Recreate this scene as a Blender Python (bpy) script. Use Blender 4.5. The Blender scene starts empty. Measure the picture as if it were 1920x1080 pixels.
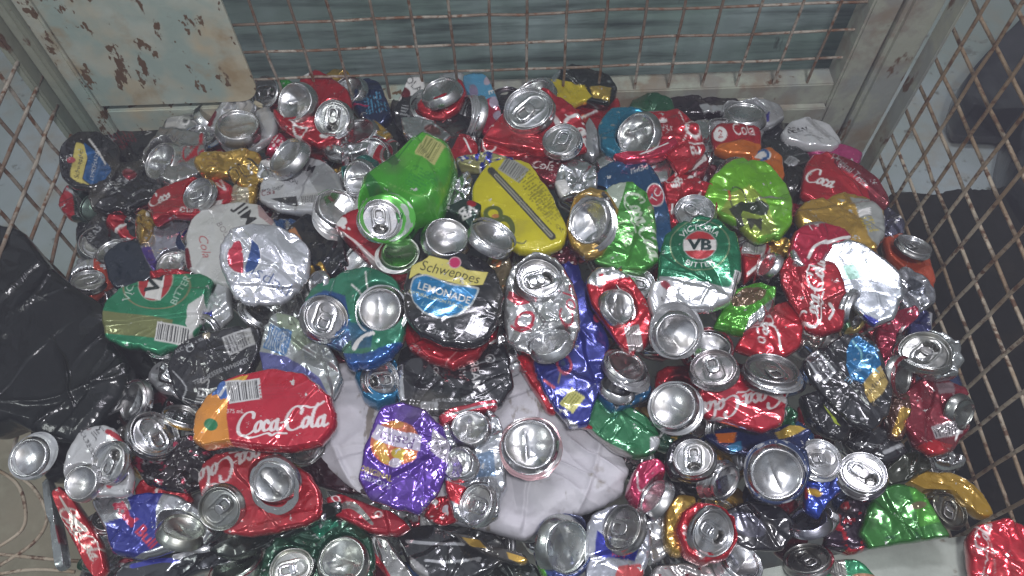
import bpy, math, random
import numpy as np
from mathutils import Vector, Matrix

# ------------------------------------------------------------------ camera, world, lamps, exposure
sc = bpy.context.scene
W2, H2, FPX = 960.0, 540.0, 1450.0
TH, RO = math.radians(58.5), math.radians(2.0)
CAM = np.array([0.0, -0.816, 0.84])
_X = np.array([1.0, 0, 0]); _U = np.array([0, math.sin(TH), math.cos(TH)])
FW = np.array([0, math.cos(TH), -math.sin(TH)])
RT = math.cos(RO) * _X - math.sin(RO) * _U
UP = math.sin(RO) * _X + math.cos(RO) * _U
cd = bpy.data.cameras.new('camera'); cam = bpy.data.objects.new('camera', cd)
sc.collection.objects.link(cam)
cd.sensor_width = 36; cd.lens = 36 * FPX / 1920; cd.clip_start = 0.02; cd.clip_end = 60
M = Matrix(((RT[0], UP[0], -FW[0], CAM[0]), (RT[1], UP[1], -FW[1], CAM[1]), (RT[2], UP[2], -FW[2], CAM[2]), (0, 0, 0, 1)))
cam.matrix_world = M
sc.camera = cam

world = bpy.data.worlds.new('World'); sc.world = world; world.use_nodes = True
nt = world.node_tree; nt.nodes.clear()
out = nt.nodes.new('ShaderNodeOutputWorld'); bg = nt.nodes.new('ShaderNodeBackground')
tc = nt.nodes.new('ShaderNodeTexCoord'); sep = nt.nodes.new('ShaderNodeSeparateXYZ')
rp = nt.nodes.new('ShaderNodeValToRGB'); nz = nt.nodes.new('ShaderNodeTexNoise')
nz.inputs['Scale'].default_value = 2.2; nz.inputs['Detail'].default_value = 3
rp2 = nt.nodes.new('ShaderNodeValToRGB'); mx = nt.nodes.new('ShaderNodeMix'); mx.data_type = 'RGBA'; mx.blend_type = 'MULTIPLY'
mx.inputs['Factor'].default_value = 1
nt.links.new(tc.outputs['Generated'], sep.inputs[0]); nt.links.new(sep.outputs['Z'], rp.inputs[0])
nt.links.new(tc.outputs['Generated'], nz.inputs['Vector']); nt.links.new(nz.outputs['Fac'], rp2.inputs[0])
e = rp.color_ramp.elements
e[0].position = 0.0; e[0].color = (0.05, 0.055, 0.055, 1); e[1].position = 1.0; e[1].color = (0.46, 0.49, 0.53, 1)
x = e.new(0.35); x.color = (0.14, 0.155, 0.16, 1)
e = rp2.color_ramp.elements
e[0].position = 0.38; e[0].color = (0.35, 0.36, 0.38, 1); e[1].position = 0.62; e[1].color = (1.5, 1.5, 1.5, 1)
nt.links.new(rp.outputs[0], mx.inputs[6]); nt.links.new(rp2.outputs[0], mx.inputs[7])
nt.links.new(mx.outputs[2], bg.inputs[0]); nt.links.new(bg.outputs[0], out.inputs[0])
bg.inputs[1].default_value = 0.68

def lamp(name, loc, aim, sx, sy, power, col):
    ld = bpy.data.lights.new(name, 'AREA'); ld.shape = 'RECTANGLE'; ld.size = sx; ld.size_y = sy
    ld.energy = power; ld.color = col
    o = bpy.data.objects.new(name, ld); sc.collection.objects.link(o); o.location = loc
    o.rotation_euler = (Vector(aim) - Vector(loc)).to_track_quat('-Z', 'Y').to_euler()
    return o
lamp('roof_light', (0.22, 0.35, 1.35), (0.08, -0.3, 0), 0.62, 0.24, 15.0, (0.93, 0.90, 1.0))
lamp('glint_light', (0.25, -1.15, 2.1), (0.0, -0.25, 0), 0.28, 0.2, 20, (0.98, 0.96, 1.0))  # compact lamp added behind the camera for glints and upright faces, no door there
lamp('side_light', (-1.5, -0.6, 1.6), (0, -0.3, 0), 0.5, 0.25, 4, (0.95, 1.0, 0.97))
sc.view_settings.view_transform = 'Standard'; sc.view_settings.look = 'None'
sc.view_settings.exposure = 0.6; sc.view_settings.gamma = 1.0
sc.cycles.max_bounces = 6; sc.cycles.glossy_bounces = 4; sc.cycles.diffuse_bounces = 3
sc.cycles.sample_clamp_indirect = 4.0

# ------------------------------------------------------------------ picture ray helpers (used to find world points)
def rays(px, py):
    px = np.asarray(px, float); py = np.asarray(py, float)
    return FW + RT * ((px - W2) / FPX)[..., None] + UP * ((H2 - py) / FPX)[..., None]
def on_plane(px, py, p0, n):
    d = rays(px, py); t = ((p0 - CAM) @ n) / (d @ n)
    return CAM + d * t[..., None]
def heap(x, y):
    return (0.035 * np.exp(-((x + 0.02) ** 2 / 0.10 + (y + 0.18) ** 2 / 0.06)) - 0.03 * np.clip((abs(x) - 0.42) / 0.15, 0, 1)
            - 0.05 * np.clip((-y - 0.52) / 0.15, 0, 1))
def on_heap(px, py, dz=0.0):
    z = dz
    for _ in range(4):
        p = on_plane(np.array(px, float), np.array(py, float), np.array([0, 0, z]), np.array([0, 0, 1.0]))
        z = float(heap(p[0], p[1])) + dz
    return p

# ------------------------------------------------------------------ noise
_rt = np.random.RandomState(7).uniform(-1, 1, (64, 64, 8))
def _h(i, j, k): return _rt[i % 64, j % 64, k % 8]
def vnoise(x, y, s):
    i = np.floor(x).astype(int); j = np.floor(y).astype(int); u = x - i; v = y - j
    u = u * u * (3 - 2 * u); v = v * v * (3 - 2 * v); i = i + s * 13; j = j + s * 29
    a = _h(i, j, s); b = _h(i + 1, j, s); c = _h(i, j + 1, s); d = _h(i + 1, j + 1, s)
    return (a * (1 - u) + b * u) * (1 - v) + (c * (1 - u) + d * u) * v
def facet(x, y, s):          # piecewise planar, like creased foil
    wx = x + 0.55 * vnoise(x * 0.9, y * 0.9, s + 1); wy = y + 0.55 * vnoise(x * 0.9 + 9, y * 0.9, s + 2)
    k = (wx + wy) * 0.3660254; i = np.floor(wx + k); j = np.floor(wy + k)
    a = wx + k - i; b = wy + k - j; i = i.astype(int) + s * 17; j = j.astype(int) + s * 5
    h00 = _h(i, j, s); h11 = _h(i + 1, j + 1, s); h10 = _h(i + 1, j, s); h01 = _h(i, j + 1, s)
    return np.where(a > b, h00 + (h10 - h00) * a + (h11 - h10) * b, h00 + (h01 - h00) * b + (h11 - h01) * a)
def crumple(x, y, amp, cell, s, fine=1.0):
    z = amp * facet(x / cell, y / cell, s)
    m = np.clip(0.45 + 1.1 * vnoise(x / 30, y / 30, s + 3), 0, 1)
    z += amp * 0.38 * fine * m * facet(x / cell * 2.3 + 5, y / cell * 2.3, s + 4)
    m2 = np.clip(1.6 * vnoise(x / 22 + 4, y / 22, s + 5), 0, 1)
    z += amp * 0.16 * fine * m2 * facet(x / cell * 5.5, y / cell * 5.5 + 3, s + 6)
    return z

# ------------------------------------------------------------------ materials
def newmat(name):
    m = bpy.data.materials.new(name); m.use_nodes = True
    return m, m.node_tree, m.node_tree.nodes['Principled BSDF']
def N(nt, t, **kw):
    n = nt.nodes.new(t)
    for k, v in kw.items():
        if k in n.inputs: n.inputs[k].default_value = v
        else: setattr(n, k, v)
    return n
def ramp(nt, a, b, ca=(0, 0, 0, 1), cb=(1, 1, 1, 1)):
    r = nt.nodes.new('ShaderNodeValToRGB'); e = r.color_ramp.elements
    e[0].position = a; e[1].position = b; e[0].color = ca; e[1].color = cb
    return r
def mixc(nt, fac, a, b, blend='MIX'):
    m = nt.nodes.new('ShaderNodeMix'); m.data_type = 'RGBA'; m.blend_type = blend
    for s, v in ((0, fac), (6, a), (7, b)):
        if hasattr(v, 'is_linked') or hasattr(v, 'links'): nt.links.new(v, m.inputs[s])
        else: m.inputs[s].default_value = v
    return m.outputs[2]

def mat_can():
    m, nt, p = newmat('printed aluminium')
    at = N(nt, 'ShaderNodeVertexColor', layer_name='print')
    g = N(nt, 'ShaderNodeNewGeometry')
    n1 = N(nt, 'ShaderNodeTexNoise', Scale=38.0, Detail=4.0); nt.links.new(g.outputs['Position'], n1.inputs['Vector'])
    r1 = ramp(nt, 0.35, 0.7, (0.86, 0.86, 0.84, 1), (1, 1, 1, 1)); nt.links.new(n1.outputs['Fac'], r1.inputs[0])
    c = mixc(nt, 1.0, at.outputs['Color'], r1.outputs[0], 'MULTIPLY')
    n3 = N(nt, 'ShaderNodeTexNoise', Scale=60.0, Detail=7.0, Roughness=0.7); nt.links.new(g.outputs['Position'], n3.inputs['Vector'])
    r3 = ramp(nt, 0.635, 0.66); nt.links.new(n3.outputs['Fac'], r3.inputs[0])
    c = mixc(nt, r3.outputs[0], c, (.55, .55, .54, 1))
    n4 = N(nt, 'ShaderNodeTexNoise', Scale=17.0, Detail=6.0); nt.links.new(g.outputs['Position'], n4.inputs['Vector'])
    r4 = ramp(nt, 0.56, 0.72); nt.links.new(n4.outputs['Fac'], r4.inputs[0]); mm = N(nt, 'ShaderNodeMath', operation='MULTIPLY'); mm.inputs[1].default_value = .45
    nt.links.new(r4.outputs[0], mm.inputs[0]); c = mixc(nt, mm.outputs[0], c, (.10, .09, .07, 1))
    nt.links.new(c, p.inputs['Base Color']); nt.links.new(at.outputs['Alpha'], p.inputs['Metallic'])
    n2 = N(nt, 'ShaderNodeTexNoise', Scale=90.0, Detail=3.0); nt.links.new(g.outputs['Position'], n2.inputs['Vector'])
    r2 = N(nt, 'ShaderNodeMapRange'); nt.links.new(n2.outputs['Fac'], r2.inputs[0])
    r2.inputs[1].default_value = 0.35; r2.inputs[2].default_value = 0.7; r2.inputs[3].default_value = 0.13; r2.inputs[4].default_value = 0.30
    nt.links.new(r2.outputs[0], p.inputs['Roughness'])
    p.inputs['Coat Weight'].default_value = 0.8; p.inputs['Coat Roughness'].default_value = 0.11
    v = N(nt, 'ShaderNodeTexNoise', Scale=260.0, Detail=3.0); nt.links.new(g.outputs['Position'], v.inputs['Vector'])
    b = N(nt, 'ShaderNodeBump', Strength=0.08, Distance=0.0012); nt.links.new(v.outputs['Fac'], b.inputs['Height'])
    nt.links.new(b.outputs[0], p.inputs['Normal'])
    return m
def mat_alu():
    m, nt, p = newmat('bare aluminium')
    at = N(nt, 'ShaderNodeVertexColor', layer_name='print')
    g = N(nt, 'ShaderNodeNewGeometry')
    n1 = N(nt, 'ShaderNodeTexNoise', Scale=55.0, Detail=5.0); nt.links.new(g.outputs['Position'], n1.inputs['Vector'])
    r1 = ramp(nt, 0.3, 0.62, (0.52, 0.50, 0.46, 1), (1, 1, 1, 1)); nt.links.new(n1.outputs['Fac'], r1.inputs[0])
    nt.links.new(mixc(nt, 1.0, at.outputs['Color'], r1.outputs[0], 'MULTIPLY'), p.inputs['Base Color'])
    p.inputs['Metallic'].default_value = 1.0
    r2 = N(nt, 'ShaderNodeMapRange'); nt.links.new(n1.outputs['Fac'], r2.inputs[0])
    r2.inputs[1].default_value = 0.3; r2.inputs[2].default_value = 0.7; r2.inputs[3].default_value = 0.40; r2.inputs[4].default_value = 0.16
    nt.links.new(r2.outputs[0], p.inputs['Roughness'])
    v = N(nt, 'ShaderNodeTexNoise', Scale=200.0, Detail=4.0); nt.links.new(g.outputs['Position'], v.inputs['Vector'])
    b = N(nt, 'ShaderNodeBump', Strength=0.06, Distance=0.001); nt.links.new(v.outputs['Fac'], b.inputs['Height'])
    nt.links.new(b.outputs[0], p.inputs['Normal'])
    return m
def mat_noise(name, base, cols, rough=0.6, metal=0.0, bump=0.2, bscale=60, spec=0.5):
    """base colour plus stain or shade layers: (scale, detail, lo, hi, colour, stretch)"""
    m, nt, p = newmat(name)
    tcn = N(nt, 'ShaderNodeNewGeometry'); c = None
    for sc_, det, lo, hi, col, st in cols:
        mp = N(nt, 'ShaderNodeMapping'); nt.links.new(tcn.outputs['Position'], mp.inputs['Vector']); mp.inputs['Scale'].default_value = st
        n = N(nt, 'ShaderNodeTexNoise', Scale=sc_, Detail=det, Roughness=0.6); nt.links.new(mp.outputs[0], n.inputs['Vector'])
        r = ramp(nt, lo, hi); nt.links.new(n.outputs['Fac'], r.inputs[0])
        c = mixc(nt, r.outputs[0], c if c is not None else base, col)
    nt.links.new(c, p.inputs['Base Color'])
    p.inputs['Roughness'].default_value = rough; p.inputs['Metallic'].default_value = metal
    p.inputs['Specular IOR Level'].default_value = spec
    n = N(nt, 'ShaderNodeTexNoise', Scale=bscale, Detail=5.0); nt.links.new(tcn.outputs['Position'], n.inputs['Vector'])
    b = N(nt, 'ShaderNodeBump', Strength=bump, Distance=0.004); nt.links.new(n.outputs['Fac'], b.inputs['Height'])
    nt.links.new(b.outputs[0], p.inputs['Normal'])
    return m
one = (1, 1, 1)
MCAN, MALU = mat_can(), mat_alu()
MPLATE = mat_noise('chipped pale green paint', (0.47, 0.52, 0.45, 1),
    [(7, 4, .4, .62, (0.50, 0.44, 0.30, 1), one), (13, 3, .42, .6, (0.34, 0.43, 0.38, 1), one), (15, 6, .55, .72, (0.36, 0.27, 0.15, 1), one), (55, 4, .60, .62, (0.13, 0.075, 0.035, 1), (1, 1, .6)), (27, 5, .622, .64, (0.12, 0.065, 0.03, 1), (1.2, 1, .5))], .5, 0, .3, 40)
MPOST = mat_noise('worn frame paint', (0.29, 0.31, 0.29, 1),
    [(9, 4, .4, .65, (0.27, 0.22, 0.16, 1), one), (26, 4, .45, .6, (0.36, 0.38, 0.31, 1), one), (22, 5, .62, .66, (0.13, 0.07, 0.04, 1), (1, 1, .5))], .5, 0, .3, 50)
MPOSTL = mat_noise('green grey frame paint', (0.22, 0.27, 0.22, 1),
    [(9, 4, .4, .65, (0.29, 0.31, 0.24, 1), one), (24, 5, .62, .66, (0.13, 0.07, 0.04, 1), (1, 1, .5))], .55, 0, .3, 50)
MWIRE = mat_noise('rusty painted wire', (0.20, 0.15, 0.11, 1),
    [(9, 6, .47, .55, (0.38, 0.34, 0.28, 1), one), (70, 3, .5, .62, (0.16, 0.075, 0.035, 1), one)], .6, .1, .5, 200)
MWIRE2 = mat_noise('rusty brown wire', (0.25, 0.18, 0.11, 1),
    [(10, 6, .45, .56, (0.42, 0.36, 0.27, 1), one), (80, 3, .5, .62, (0.12, 0.06, 0.03, 1), one)], .6, .1, .5, 200)
MBOARD = mat_noise('grey green board with mesh shadow', (0.22, 0.32, 0.28, 1),
    [(5, 4, .4, .62, (0.33, 0.43, 0.42, 1), (1, 1, 1.6)), (9, 5, .45, .7, (0.05, 0.08, 0.075, 1), (.5, 1, 5)), (12, 4, .68, .74, (0.03, 0.04, 0.04, 1), (2.5, 1, .8))], .75, 0, .3, 30)  # horizontal dark streaks put the wire mesh's shadow into the board colour
MGROUND = mat_noise('dusty concrete', (0.17, 0.21, 0.18, 1),
    [(2.2, 5, .4, .62, (0.23, 0.27, 0.27, 1), one), (9, 5, .5, .75, (0.20, 0.18, 0.12, 1), one), (30, 4, .62, .7, (0.1, 0.11, 0.09, 1), one)], .85, 0, .3, 30)
MBLACK = mat_noise('black plastic film', (0.004, 0.006, 0.006, 1), [(12, 4, .5, .75, (0.010, 0.013, 0.011, 1), one)], .19, 0, .3, 60, .5)
MSACK = mat_noise('dusty white sack', (0.46, 0.45, 0.48, 1), [(8, 5, .4, .7, (0.34, 0.34, 0.36, 1), one), (40, 4, .60, .72, (0.22, 0.20, 0.18, 1), one), (14, 6, .62, .66, (0.18, 0.16, 0.14, 1), (2.5, 1, 1))], .55, 0, .25, 90)
MCARD = mat_noise('grey rail face', (0.30, 0.33, 0.29, 1), [(14, 5, .4, .7, (0.2, 0.22, 0.19, 1), one), (40, 4, .62, .7, (0.12, 0.1, 0.07, 1), one)], .7, 0, .3, 60)
MPATH = mat_noise('beige slab', (0.27, 0.24, 0.17, 1), [(6, 5, .4, .65, (0.2, 0.19, 0.13, 1), one), (25, 4, .5, .7, (0.3, 0.28, 0.2, 1), one)], .85, 0, .3, 40)
MDARK = mat_noise('dark tarpaulin', (0.006, 0.007, 0.005, 1), [(6, 4, .5, .7, (0.02, 0.016, 0.008, 1), one)], .85, 0, .4, 30, .15)

# ------------------------------------------------------------------ object helpers
COL = sc.collection
def tag(o, label=None, cat=None, group=None, kind=None):
    if label: o['label'] = label
    if cat: o['category'] = cat
    if group: o['group'] = group
    if kind: o['kind'] = kind
    return o
def mesh_obj(name, v, f, mat, parent=None, smooth=True, cols=None):
    me = bpy.data.meshes.new(name)
    v = np.asarray(v, float)
    if parent is not None: v = v - np.array(parent.location)
    if isinstance(f, np.ndarray) and f.shape[1] == 4:
        nf = len(f); me.vertices.add(len(v)); me.vertices.foreach_set('co', v.astype(np.float32).ravel())
        me.loops.add(nf * 4); me.loops.foreach_set('vertex_index', f.astype(np.int32).ravel())
        me.polygons.add(nf); me.polygons.foreach_set('loop_start', np.arange(0, nf * 4, 4, dtype=np.int32))
        me.update(calc_edges=True)
    else:
        me.from_pydata([tuple(a) for a in v], [], [tuple(a) for a in f])
    if cols is not None:
        a = me.color_attributes.new('print', 'FLOAT_COLOR', 'POINT'); a.data.foreach_set('color', cols.astype(np.float32).ravel())
    if smooth: me.polygons.foreach_set('use_smooth', np.ones(len(me.polygons), bool))
    me.materials.append(mat); me.update()
    o = bpy.data.objects.new(name, me); COL.objects.link(o)
    if parent is not None: o.parent = parent
    return o
def empty(name, loc):
    o = bpy.data.objects.new(name, None); COL.objects.link(o); o.location = tuple(loc); o.empty_display_size = 0.02
    return o
def box(name, lo, hi, mat, parent=None, bev=0.002):
    import bmesh
    bm = bmesh.new(); bmesh.ops.create_cube(bm, size=1)
    lo = np.array(lo, float); hi = np.array(hi, float); c = (lo + hi) / 2; s = hi - lo
    if parent is not None: c = c - np.array(parent.location)
    for v in bm.verts: v.co = Vector((v.co.x * s[0] + c[0], v.co.y * s[1] + c[1], v.co.z * s[2] + c[2]))
    if bev: bmesh.ops.bevel(bm, geom=bm.edges[:], offset=bev, segments=2, affect='EDGES')
    me = bpy.data.meshes.new(name); bm.to_mesh(me); bm.free(); me.materials.append(mat)
    o = bpy.data.objects.new(name, me); COL.objects.link(o)
    if parent is not None: o.parent = parent
    return o
def tube(V, F, pts, r, n=7):
    pts = np.asarray(pts, float); b = len(V); m = len(pts)
    for i, p in enumerate(pts):
        t = pts[min(i + 1, m - 1)] - pts[max(i - 1, 0)]; t /= np.linalg.norm(t)
        a = np.cross(t, [0.3, 0.5, 0.81]); a /= np.linalg.norm(a); c = np.cross(t, a)
        for k in range(n):
            w = 2 * math.pi * k / n; V.append(tuple(p + r * (math.cos(w) * a + math.sin(w) * c)))
    for i in range(m - 1):
        for k in range(n):
            k2 = (k + 1) % n; F.append((b + i * n + k, b + i * n + k2, b + (i + 1) * n + k2, b + (i + 1) * n + k))
    F.append(tuple(b + k for k in range(n - 1, -1, -1))); F.append(tuple(b + (m - 1) * n + k for k in range(n)))

# ------------------------------------------------------------------ print painter: works on sheet coordinates (x right, y down)
def spline(pts, n):
    P = np.asarray(pts, float); m = len(P); t = np.linspace(0, m, n, endpoint=False); i = t.astype(int); u = (t - i)[:, None]
    a, b, c, d = P[(i - 1) % m], P[i % m], P[(i + 1) % m], P[(i + 2) % m]
    k = 0.24
    m1 = (c - a) * k; m2 = (d - b) * k
    return (2*u**3-3*u**2+1)*b + (u**3-2*u**2+u)*m1 + (-2*u**3+3*u**2)*c + (u**3-u**2)*m2
def poly_sdf(P, pts):
    A = np.asarray(pts, float); B = np.roll(A, -1, 0); d = np.full(len(P), 1e9); ins = np.zeros(len(P), bool)
    for a, b in zip(A, B):
        ab = b - a; t = np.clip(((P - a) @ ab) / max(ab @ ab, 1e-9), 0, 1)
        d = np.minimum(d, np.hypot(*(P - a - t[:, None] * ab).T))
        if a[1] != b[1]:
            c = ((a[1] > P[:, 1]) != (b[1] > P[:, 1])) & (P[:, 0] < (b[0] - a[0]) * (P[:, 1] - a[1]) / (b[1] - a[1]) + a[0]); ins ^= c
    return np.where(ins, -d, d)
def over(col, cov, c):
    c = np.array(c if len(c) == 4 else tuple(c) + (0.5,)); cov = np.clip(cov, 0, 1)[:, None]
    col[:] = col * (1 - cov) + c * cov
def line_cov(P, pts, w):
    pts = np.asarray(pts, float); w = np.atleast_1d(np.asarray(w, float)); w = np.interp(np.linspace(0, 1, len(pts)), np.linspace(0, 1, len(w)), w) if len(w) != len(pts) and len(w) > 1 else np.broadcast_to(w, len(pts)); cov = np.zeros(len(P))
    for a, b, w0, w1 in zip(pts[:-1], pts[1:], w[:-1], w[1:]):
        ab = b - a; t = np.clip(((P - a) @ ab) / max(ab @ ab, 1e-9), 0, 1)
        cov = np.maximum(cov, 0.5 + (w0 + (w1 - w0) * t) / 2 - np.hypot(*(P - a - t[:, None] * ab).T))
    return np.clip(cov, 0, 1)
_txt = {}
def glyphs(s, bold=0.0):
    k = (s, bold)
    if k not in _txt:
        c = bpy.data.curves.new('t', 'FONT'); c.body = s; c.align_x = 'CENTER'; c.align_y = 'CENTER'; c.offset = bold; c.resolution_u = 3
        o = bpy.data.objects.new('t', c); COL.objects.link(o); bpy.context.view_layer.update()
        me = bpy.data.meshes.new_from_object(o); me.calc_loop_triangles()
        v = np.array([q.co[:2] for q in me.vertices]); t = np.array([q.vertices[:] for q in me.loop_triangles])
        bpy.data.objects.remove(o); bpy.data.curves.remove(c); bpy.data.meshes.remove(me)
        _txt[k] = (v, t)
    return _txt[k]
def tri_cov(P, v, t):
    cov = np.zeros(len(P)); lo = v.min(0) - 1; hi = v.max(0) + 1
    idx = np.where((P[:, 0] > lo[0]) & (P[:, 0] < hi[0]) & (P[:, 1] > lo[1]) & (P[:, 1] < hi[1]))[0]
    if not len(idx): return cov
    Q = P[idx]; acc = np.zeros(len(idx))
    for ox, oy in ((-.3, -.3), (.3, -.3), (-.3, .3), (.3, .3)):
        q = Q + (ox, oy); hit = np.zeros(len(idx), bool)
        for tr in t:
            a, b, c = v[tr]; l = np.minimum(np.minimum(a, b), c); h = np.maximum(np.maximum(a, b), c)
            s = np.where((q[:, 0] >= l[0]) & (q[:, 0] <= h[0]) & (q[:, 1] >= l[1]) & (q[:, 1] <= h[1]) & ~hit)[0]
            if not len(s): continue
            p = q[s]
            d1 = (b[0]-a[0])*(p[:,1]-a[1])-(b[1]-a[1])*(p[:,0]-a[0]); d2 = (c[0]-b[0])*(p[:,1]-b[1])-(c[1]-b[1])*(p[:,0]-b[0]); d3 = (a[0]-c[0])*(p[:,1]-c[1])-(a[1]-c[1])*(p[:,0]-c[0])
            hit[s] = ((d1 >= 0) & (d2 >= 0) & (d3 >= 0)) | ((d1 <= 0) & (d2 <= 0) & (d3 <= 0))
        acc += hit
    cov[idx] = acc / 4
    return cov
def place(v, cx, cy, ang):      # y-up glyph space to sheet; ang counter-clockwise
    a = math.radians(ang); c, s = math.cos(a), math.sin(a)
    return np.stack([cx + v[:, 0] * c - v[:, 1] * s, cy - (v[:, 0] * s + v[:, 1] * c)], 1)
def arc(a0, a1, cx, cy, rx, ry, n=14, sl=0.0):
    t = np.radians(np.linspace(a0, a1, n)); return [(cx + rx * math.cos(q) + sl * ry * math.sin(q), cy + ry * math.sin(q)) for q in t]
CC = [[(.98, .82), (1.0, 1.0), (.86, 1.12), (.6, 1.08), (.3, .8), (.14, .42), (.2, .08), (.48, -.08), (.85, .02), (1.1, .2)],
      arc(0, 360, 1.24, .3, .15, .27, 18, .3), [(1.78, .46), (1.68, .58), (1.55, .45), (1.5, .2), (1.6, .04), (1.8, .14), (1.92, .25)],
      arc(0, 360, 2.05, .28, .14, .25, 18, .3), [(2.28, .56), (2.2, .2), (2.26, .03), (2.42, .12)], [(2.36, .38), (2.54, .41)],
      [(3.3, .8), (3.36, 1.0), (3.2, 1.12), (2.95, 1.05), (2.68, .78), (2.54, .42), (2.6, .08), (2.85, -.05), (3.2, .06), (3.4, .2)],
      arc(0, 360, 3.54, .3, .15, .27, 18, .3), [(4.2, 1.2), (4.0, .9), (3.86, .4), (3.86, .08), (4.0, .06), (4.12, .2)],
      [(3.2, 1.12), (3.5, 1.15), (3.8, 1.05), (4.15, 1.1), (4.5, 1.3)],
      arc(0, 360, 4.3, .28, .14, .25, 18, .3), [(4.53, .56), (4.45, .2), (4.5, .03), (4.7, .14)],
      [(.45, -.07), (.75, -.22), (1.2, -.2), (1.7, -.1), (1.95, -.22), (2.2, -.12), (2.7, -.18)]]
for _k, _st in enumerate(CC):
    if 6 <= _k < 12: CC[_k] = [(a + .17, b) for a, b in _st]
    if _k == 5: CC[_k] = [(2.42, .37), (2.62, .41)]
def smooth_open(pts, k=5):
    P = np.array([pts[0]] + list(pts) + [pts[-1]], float); o = []
    for i in range(1, len(P) - 2):
        for u in np.linspace(0, 1, k, endpoint=False):
            a, b, c, d = P[i - 1], P[i], P[i + 1], P[i + 2]
            o.append(.5 * ((2 * b) + (c - a) * u + (2 * a - 5 * b + 4 * c - d) * u * u + (3 * b - a - 3 * c + d) * u ** 3))
    o.append(P[-2]); return np.array(o)
def script_cov(P, cx, cy, L, ang, sy=1.0, upto=99, frm=0):
    cov = np.zeros(len(P)); k = L / 4.7
    for st in CC[frm:upto]:
        q = smooth_open(st, 3 if len(st) > 12 else 5); q = np.stack([q[:, 0] - 2.4 + .12 * q[:, 1], (q[:, 1] - .45) * sy], 1)
        d = np.gradient(q, axis=0); th = np.arctan2(d[:, 1], d[:, 0]); w = .07 + .13 * np.abs(np.sin(th - .15)) ** 1.3
        cov = np.maximum(cov, line_cov(P, place(q * k, cx, cy, ang), np.maximum(w * k, 1.3)))
    return cov
def paint(P, base, ops, seed):
    col = np.tile(np.array(base, float), (len(P), 1))
    for op in ops:
        k = op[0]
        if k == 'p': over(col, .5 - poly_sdf(P, spline(op[1], 12 * len(op[1])) if len(op) > 3 else op[1]), op[2])
        elif k == 'e':
            _, cx, cy, a, b, an, c = op[:7]; t = math.radians(an); dx = P[:, 0] - cx; dy = P[:, 1] - cy
            u = dx * math.cos(t) - dy * math.sin(t); v = dx * math.sin(t) + dy * math.cos(t)
            d = (np.hypot(u / a, v / b) - 1) * min(a, b)
            over(col, .5 - (np.abs(d) - op[7] / 2 if len(op) > 7 else d), c)
        elif k == 't':
            _, s, cx, cy, h, an, c = op[:7]; kw = op[7] if len(op) > 7 else {}
            v, t = glyphs(s, kw.get('b', 0.0)); v = v * (h / .72); v = v * (kw.get('sx', 1), 1)
            v[:, 0] += kw.get('sh', 0) * v[:, 1]
            if 'arc' in kw:
                R = kw['arc']; th = v[:, 0] / R; v = np.stack([np.sin(th) * (R + v[:, 1]), np.cos(th) * (R + v[:, 1]) - R], 1)
            over(col, tri_cov(P, place(v, cx, cy, an), t), c)
        elif k == 'l': over(col, line_cov(P, smooth_open(op[1]), op[2]), op[3])
        elif k == 's': over(col, script_cov(P, *op[1:5], **(op[6] if len(op) > 6 else {})), op[5])
        elif k == 'b':
            _, cx, cy, w, h, an, c0, c1 = op; t = math.radians(an); dx = P[:, 0] - cx; dy = P[:, 1] - cy
            u = dx * math.cos(t) - dy * math.sin(t); v = dx * math.sin(t) + dy * math.cos(t)
            over(col, .5 + np.minimum(w / 2 - abs(u), h / 2 - abs(v)), c0)
            r = random.Random(seed); xx = -w / 2 + 4
            while xx < w / 2 - 5:
                bw = r.choice((1.2, 1.6, 2.6)); over(col, np.clip(.5 + bw / 2 - abs(u - xx), 0, 1) * (abs(v) < h / 2 - 3), c1); xx += bw + r.choice((1.6, 2.2, 3.2))
        elif k == 'n':           # scuffed or printed patches: scale, threshold, colour
            _, s, th, c = op; over(col, (vnoise(P[:, 0] / s, P[:, 1] / s, seed) + .4 * vnoise(P[:, 0] / s * 2.7, P[:, 1] / s * 2.7, seed + 1) - th) * 8, c)
        elif k == 'w':           # lines of small print: cx, cy, w, h, angle, colour
            _, cx, cy, w, h, an, c = op; t = math.radians(an); dx = P[:, 0] - cx; dy = P[:, 1] - cy
            u = dx * math.cos(t) - dy * math.sin(t); v = dx * math.sin(t) + dy * math.cos(t)
            row = np.floor(v / 6); m = (abs(u) < w / 2) & (abs(v) < h / 2) & ((v / 6 - row) < .5) & (vnoise(u / 3.0, row * 3.7, seed) > -.25)
            over(col, m * .8, c)
    return col

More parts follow.
